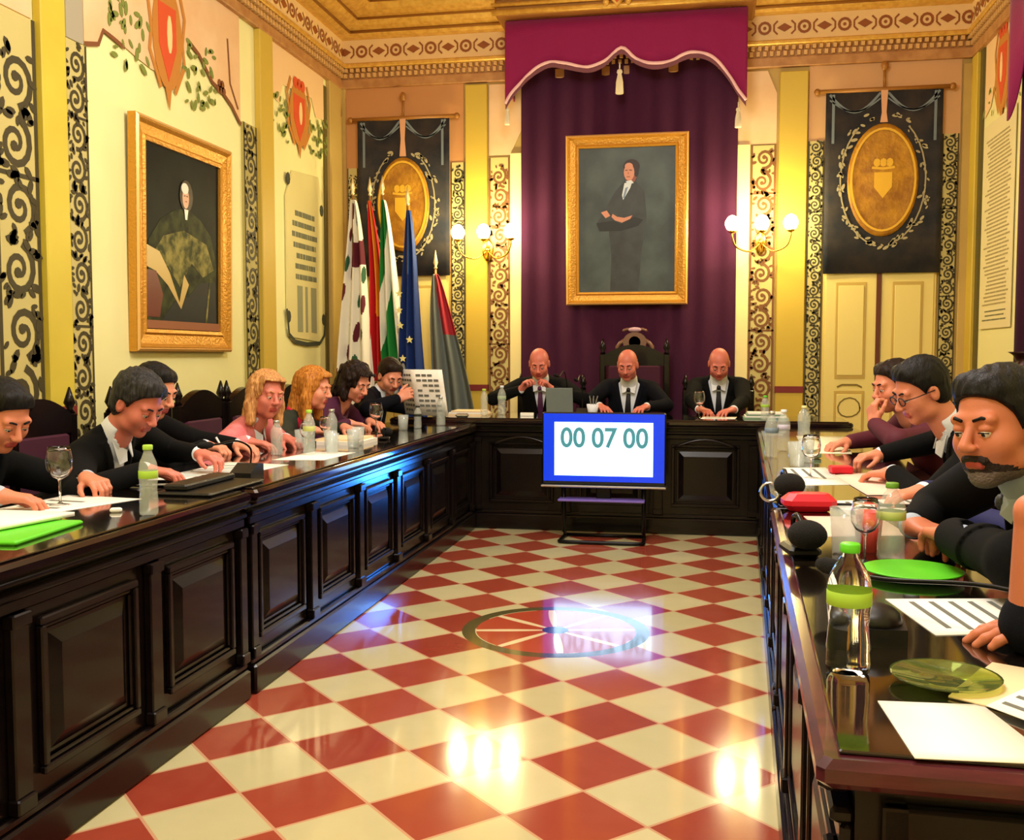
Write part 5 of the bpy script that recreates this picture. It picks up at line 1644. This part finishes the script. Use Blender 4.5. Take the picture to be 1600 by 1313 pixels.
# the middle of the right desk
def mic_unit(label, x, y, s=1.0, rz=0):
    root = empty('desk_microphone', label, 'microphone', (x, y, ZL), rz)
    MB().box(-.03*s, .04*s, -.03*s, .07*s, 0, .022*s, None, .008).build('base', BLACK, root)
    MB().tube(smooth_pts([(0, .05*s, .02*s), (0, .055*s, .07*s), (-.0*s, .03, .085*s), (0, -.01*s, .07*s)], 4), .006*s, 8).build('neck', BLACKM, root)
    MB().sphere((.004*s, -.035*s, .052*s), (.042*s, .046*s, .032*s), 18, 12).build('foam_head', FOAM, root)
    return root
mic_unit('large black foam microphone on the right desk edge, nearer of the two', .235, 2.53, 1.1, .2)
mic_unit('black foam microphone on the right desk edge behind the red box', .270, 3.45, 1.2, .1)
rg = MB(); rg.tube([(.03*math.cos(t*PI/8), 0, .03*math.sin(t*PI/8)) for t in range(16)], .005, 8, closed=True)
mg = rg.build('ring_stand', SILVER, None, (.218, 3.42, ZL+.036)); tag(mg, 'small silver ring standing beside the farther black foam microphone', 'ring')
box_thing('bright red case with pink end on the right desk', 'case', 'red_case', .325, 3.26, ZL+.002, .16, .10, .055, .1, RED, .02)
box_thing('small red box on the orange papers in front of the man with glasses', 'box', 'red_box', .555, 4.32, ZL+.003, .085, .07, .03, .1, RED)
sheet('white spread papers in front of the red case', [(.30, 3.15), (.33, 2.80), (.55, 2.86), (.52, 3.18)], ZL, PAPERP)
sheet('white pages right of the red case with dark pen on them', [(.42, 3.50), (.44, 3.16), (.80, 3.30), (.74, 3.62)], ZL, PAPER, lines_=5)
sheet('peach paper under the hands of the man with glasses', [(.52, 4.25), (.56, 3.66), (.80, 3.72), (.66, 4.35)], ZL+.0015, PAPERP)
sheet('pale paper with red marks beside the small red box', [(.34, 4.5), (.36, 3.9), (.54, 3.95), (.52, 4.55)], ZL, PAPER, lines_=3)
pn = MB().tube([(-.16, 0, 0), (.16, .02, 0)], .005, 8).build('pen', BLACK, None, (.58, 3.36, ZL+.009)); tag(pn, 'long dark pen lying on the white pages right of the red case', 'pen')
sheet('cream paper lying before the person in burgundy', [(.55, 6.3), (.50, 5.2), (.72, 5.2), (.82, 6.3)], ZL, mat('pale_lemon_paper', (244, 240, 206), .7))
box_thing('small green and white carton on the right desk before the burgundy person', 'carton', 'carton', .52, 4.95, ZL+.003, .05, .03, .022, .3, mat('sage', (130, 160, 130), .5))
bt = 'water bottles at the far end of the right desk'
bottle('tall water bottle at the inner right desk edge, with steel grey label', .32, 4.96, ZL, .22, .032, SILVER, mat('steel_label', (120, 140, 160), .4))
bottle('water bottle with pale label in the far cluster on the right desk', .40, 5.30, ZL, .21, .032, SHIRT, mat('lilac_label', (210, 205, 230), .5))
bottle('water bottle with yellow cap behind the far cluster on the right desk', .56, 5.95, ZL, .20, .036, mat('pale_yellow_cap', (230, 228, 160), .5), None)
tumbler('clear tumbler left in the far cluster on the right desk', .40, 4.55, ZL, 1.1)
tumbler('clear tumbler right in the far cluster on the right desk', .46, 4.72, ZL, 1.1)
wine_glass('wine glass in the far cluster on the right desk', .42, 4.15, ZL, .9)
# sleeves: the near person's notebook
# left desk
wine_glass('large round wine glass before the man at the left picture edge', -2.04, 2.94, ZL, 1.0)
bottle('slim water bottle with lime label at the left desk edge', -1.645, 2.80, ZL, .215, .028, LIME, LIME)
sheet('white papers under the hands of the man at the left picture edge', [(-2.20, 2.60), (-2.02, 2.60), (-1.86, 3.12), (-2.16, 3.16)], ZL, PAPER, lines_=6)
sheet('white booklet with green cover at the left picture edge', [(-2.12, 2.30), (-1.86, 2.36), (-1.80, 2.66), (-2.04, 2.66)], ZL+.016, PAPER, .012, 'booklet', 'booklet')
gf = box_thing('bright green folder under the white booklet at the left picture edge', 'folder', 'green_folder', -1.88, 2.44, ZL, .30, .34, .012, .1, GREEN)
sheet('white sheets before the bushy haired man and the writing person', [(-2.12, 3.60), (-1.86, 3.70), (-1.80, 4.22), (-2.12, 4.28)], ZL, PAPER, lines_=8)
bf = empty('leather_folder', 'open black leather folder at the edge of the left desk', 'folder', (-1.76, 3.42, ZL))
MB().box(-.11, .11, -.22, .22, 0, .012, None, .005).build('cover', mat('black_leather', (14, 14, 14), .35, bump=(200, .3)), bf)
MB().box(-.09, .0, -.18, .2, .012, .035, None, .006).build('raised_flap', mat('black_leather', (14, 14, 14), .35), bf)
gooseneck('thin black gooseneck microphone beside the black leather folder', -1.80, 3.80, ZL, (-1.86, 3.62, ZL+.14), (.09, .12), .014, 0, .6)
tag(box_thing('', 'eraser', 'eraser', -1.78, 2.84, ZL, .035, .02, .014, .4, PAPER), 'small white eraser beside the slim bottle', 'eraser')
pn = MB().tube([(0, 0, 0), (-.05, -.02, .10)], [.003, .005], 8).build('pen', mat('white_pen', (240, 240, 240), .3), None, (-2.175, 4.40, ZL+.004)); tag(pn, 'white pen in the hand of the writing person', 'pen')
pn = MB().tube([(-.07, -.03, 0), (.07, .03, 0)], .004, 8).build('pen', mat('white_pen', (240, 240, 240), .3), None, (-1.93, 3.46, ZL+.006)); tag(pn, 'white pen lying beside the hand of the bushy haired man', 'pen')
rd = random.Random(12)
spots = [(-2.03, 4.62), (-1.95, 4.80), (-2.04, 4.95), (-1.93, 5.10), (-2.02, 5.24), (-1.88, 4.66), (-1.87, 4.92), (-1.80, 4.76), (-1.79, 5.04), (-1.82, 5.20)]
wt = ['nearest', 'second nearest', 'third', 'fourth', 'fifth', 'outer near', 'outer far', 'desk edge near', 'desk edge middle', 'desk edge far']
for i, (x, y) in enumerate(spots):
    if i in (0, 3, 5):
        bottle('water bottle in the cluster before the pink blazer, %s of its glasses' % wt[i], x, y, ZL, .17+.01*i, .030, [SILVER, SHIRT, LIME][i % 3], [None, LIME, mat('pale_label', (200, 206, 120), .5)][i % 3])
    elif i in (1, 4): wine_glass('stemmed glass in the cluster before the pink blazer, %s of its glasses' % wt[i], x, y, ZL, .8)
    else: tumbler('straight tumbler in the cluster before the pink blazer, %s of its glasses' % wt[i], x, y, ZL, 1.0)
sheet('white page at the desk edge under the glass cluster', [(-1.96, 4.40), (-1.72, 4.44), (-1.70, 4.82), (-1.92, 4.82)], ZL, PAPER)
bs = empty('paper_stack', 'thick stack of white and peach papers beyond the glass cluster', 'paper stack', (-1.93, 5.34, ZL))
MB().box(-.12, .12, -.16, .16, 0, .02).build('lower_pages', PAPER, bs); MB().box(-.13, .10, -.15, .15, .02, .032).build('upper_pages', PAPERC, bs)
mic_unit('black microphone before the woman with the red scarf', -1.80, 5.62, .8, PI)
wine_glass('wine glass before the woman with dark curly hair', -1.99, 6.02, ZL, 1.0)
tumbler('tumbler beside the wine glass before the newspaper', -1.90, 6.30, ZL)
bottle('clear bottle at the far end of the left desk', -1.78, 6.80, ZL, .20, .032, SILVER, None)
bottle('dark green bottle before the newspaper', -1.86, 6.50, ZL, .15, .026, BLACK, DGRN)
npg = empty('newspaper', 'open white newspaper held by the man in the navy suit', 'newspaper', (-1.95, 6.88, 1.0), (0, 0, -.55))
mb = MB()
mb.grid(lambda u, v: ((u-.5)*.44, -.02+.16*abs(u-.5)-.06*v, -.17+v*.32), 13, 4)
npp = solidify(mb.build('pages', PAPER, npg), .003)
mb = MB()
for s in (-1, 1):
    for k in range(4):
        u = .5+s*(.06+.095*k)
        for j in range(8):
            v = .08+j*.11
            if (k+j) % 5 == 0: continue
            x0 = (u-.5)*.44; x1 = x0+s*.034
            y0 = -.02+.16*abs(x0/.44)-.06*v-.004; y1 = -.02+.16*abs(x1/.44)-.06*v-.004
            z = -.17+v*.32
            mb.add([(x0, y0, z), (x1, y1, z), (x1, y1-.002, z+.016), (x0, y0-.002, z+.016)], [(0, 1, 2, 3)], False)
mb.build('printed_columns', INK, npp)
# head desk
ps = empty('paper_stack', 'fanned cream paper stack on the left end of the head desk', 'paper stack', (-1.74, 7.50, ZB))
for k in range(3): MB().box(-.15+.02*k, .15-.01*k, -.13, .13-.02*k, .012*k, .012*k+.011).build('pages', [PAPERC, PAPER, PAPERC][k], ps)
lap = empty('laptop', 'grey laptop lid turned to the room on the head desk', 'laptop', (-1.05, 7.50, ZB))
MB().box(-.10, .10, 0, .20, 0, .014, None, .004).build('keyboard_base', mat('laptop_grey', (120, 130, 126), .45, metal=.1), lap)
mb = MB(); mb.box(-.10, .10, -.004, .004, 0, .20, Matrix.Translation((0, -.002, .012)) @ Matrix.Rotation(R_(12), 4, 'X'), .003)
mb.build('screen_lid', mat('laptop_grey', (120, 130, 126), .45), lap)
pc = empty('pen_cup', 'white cup of pens beside the laptop on the head desk', 'cup', (-.80, 7.45, ZB))
MB().lathe([(.030, 0), (.045, .09), (.043, .09), (.028, .004), (.001, .004)], n=20).build('cup', SHIRT, pc)
for a in (-.5, .1, .7): MB().tube([(0, 0, .01), (.05*a, .02, .15)], .004, 6).build('pen', INK, pc)
gooseneck('slender microphone with bright tip right of the laptop', -.90, 7.62, ZB, (-.92, 7.48, ZB+.26), (.08, .10), .012, 0, .9)
gooseneck('slender microphone beside the clasped hands', -1.03, 7.75, ZB, (-1.08, 7.62, ZB+.29), (.07, .09), .012, 0, .9)
box_thing('white name card in front of the man with clasped hands', 'name card', 'name_card', -1.28, 7.40, ZB, .10, .02, .025, 0, PAPER, .002)
bottle('pale bottle left of the man with clasped hands', -1.50, 7.55, ZB, .22, .032, SHIRT, mat('pale_green_label', (170, 190, 160), .5))
bottle('clear bottle right beside the fanned paper stack', -1.60, 7.38, ZB, .20, .028, LIME, None)
wine_glass('wine glass before the writing bald man', -.03, 7.46, ZB, 1.0)
sheet('white pages under the hands of the writing bald man', [(-.02, 7.30), (.22, 7.30), (.24, 7.56), (0, 7.56)], ZB, PAPER, lines_=4)
gs = empty('paper_stack', 'stack of green and white folders on the right end of the head desk', 'paper stack', (.42, 7.45, ZB))
for k in range(4): MB().box(-.14+.01*k, .16-.01*k, -.11, .12, .011*k, .011*k+.01).build('folder', [mat('sage_folder', (120, 150, 120), .6), PAPER][k % 2], gs)
bottle('clear bottle at the inner corner of the head desk and the right desk', .42, 7.24, ZB, .17, .03, GREEN, LIME)
box_thing('shiny dark corner casting on the left end of the head desk', 'casting', 'corner_ornament', -1.72, 7.18, ZB, .10, .06, .028, .2, SILVER, .012)

# ------------------------------------------------------------------ light and camera
def area(name, loc, rot, size, energy, color, sy=None):
    l = bpy.data.lights.new(name, 'AREA'); l.energy = energy; l.color = color; l.size = size
    if sy: l.shape = 'RECTANGLE'; l.size_y = sy
    o = bpy.data.objects.new(name, l); COL.objects.link(o); o.location = loc; o.rotation_euler = rot
    return o
def point(name, loc, energy, color, r=.15):
    l = bpy.data.lights.new(name, 'POINT'); l.energy = energy; l.color = color; l.shadow_soft_size = r
    o = bpy.data.objects.new(name, l); COL.objects.link(o); o.location = loc
    return o
WARM = (1.0, .965, .92)
point('chandelier_light', (-.6, 4.6, 3.5), 130, WARM, .35)
point('chandelier_light', (-.6, 1.0, 3.4), 110, WARM, .35)
area('ceiling_light', (-.6, 3.0, 4.2), (0, 0, 0), 2.6, 90, WARM, 5.0)
def spot(name, loc, tgt, energy, color, size, r=.1, blend=.8):
    l = bpy.data.lights.new(name, 'SPOT'); l.energy = energy; l.color = color; l.spot_size = size; l.spot_blend = blend; l.shadow_soft_size = r
    o = bpy.data.objects.new(name, l); COL.objects.link(o); o.location = loc
    o.rotation_euler = (Vector(tgt)-Vector(loc)).to_track_quat('-Z', 'Y').to_euler()
    return o
BLUE = (.03, .24, 1.0)
spot('added_blue_spot', (-1.10, 6.45, .50), (-1.64, 4.7, .50), 42, BLUE, R_(40), .10)  # added lamp, stands in for screen light on the left desk front
spot('added_blue_spot', (-.22, 6.45, .50), (.26, 4.4, .60), 40, BLUE, R_(40), .10)  # second added blue lamp, for the right desk front
w = bpy.data.worlds.new('world'); w.use_nodes = True
w.node_tree.nodes['Background'].inputs[0].default_value = (1.0, .95, .85, 1)
w.node_tree.nodes['Background'].inputs[1].default_value = .25
SC.world = w
cam = bpy.data.cameras.new('camera'); co = bpy.data.objects.new('camera', cam); COL.objects.link(co)
cam.sensor_width = 36; cam.sensor_fit = 'HORIZONTAL'; cam.lens = 36*1590/1600
cam.clip_start = .05
yaw, pitch = 0.18611677921972125, 0.063749976134097
co.location = (0, 0, 1.25)
co.rotation_euler = (PI/2 - pitch, 0, yaw)
SC.camera = co
SC.view_settings.view_transform = 'Standard'; SC.view_settings.look = 'None'
SC.view_settings.gamma = 1; SC.view_settings.use_curve_mapping = False
SC.view_settings.exposure = 0.22
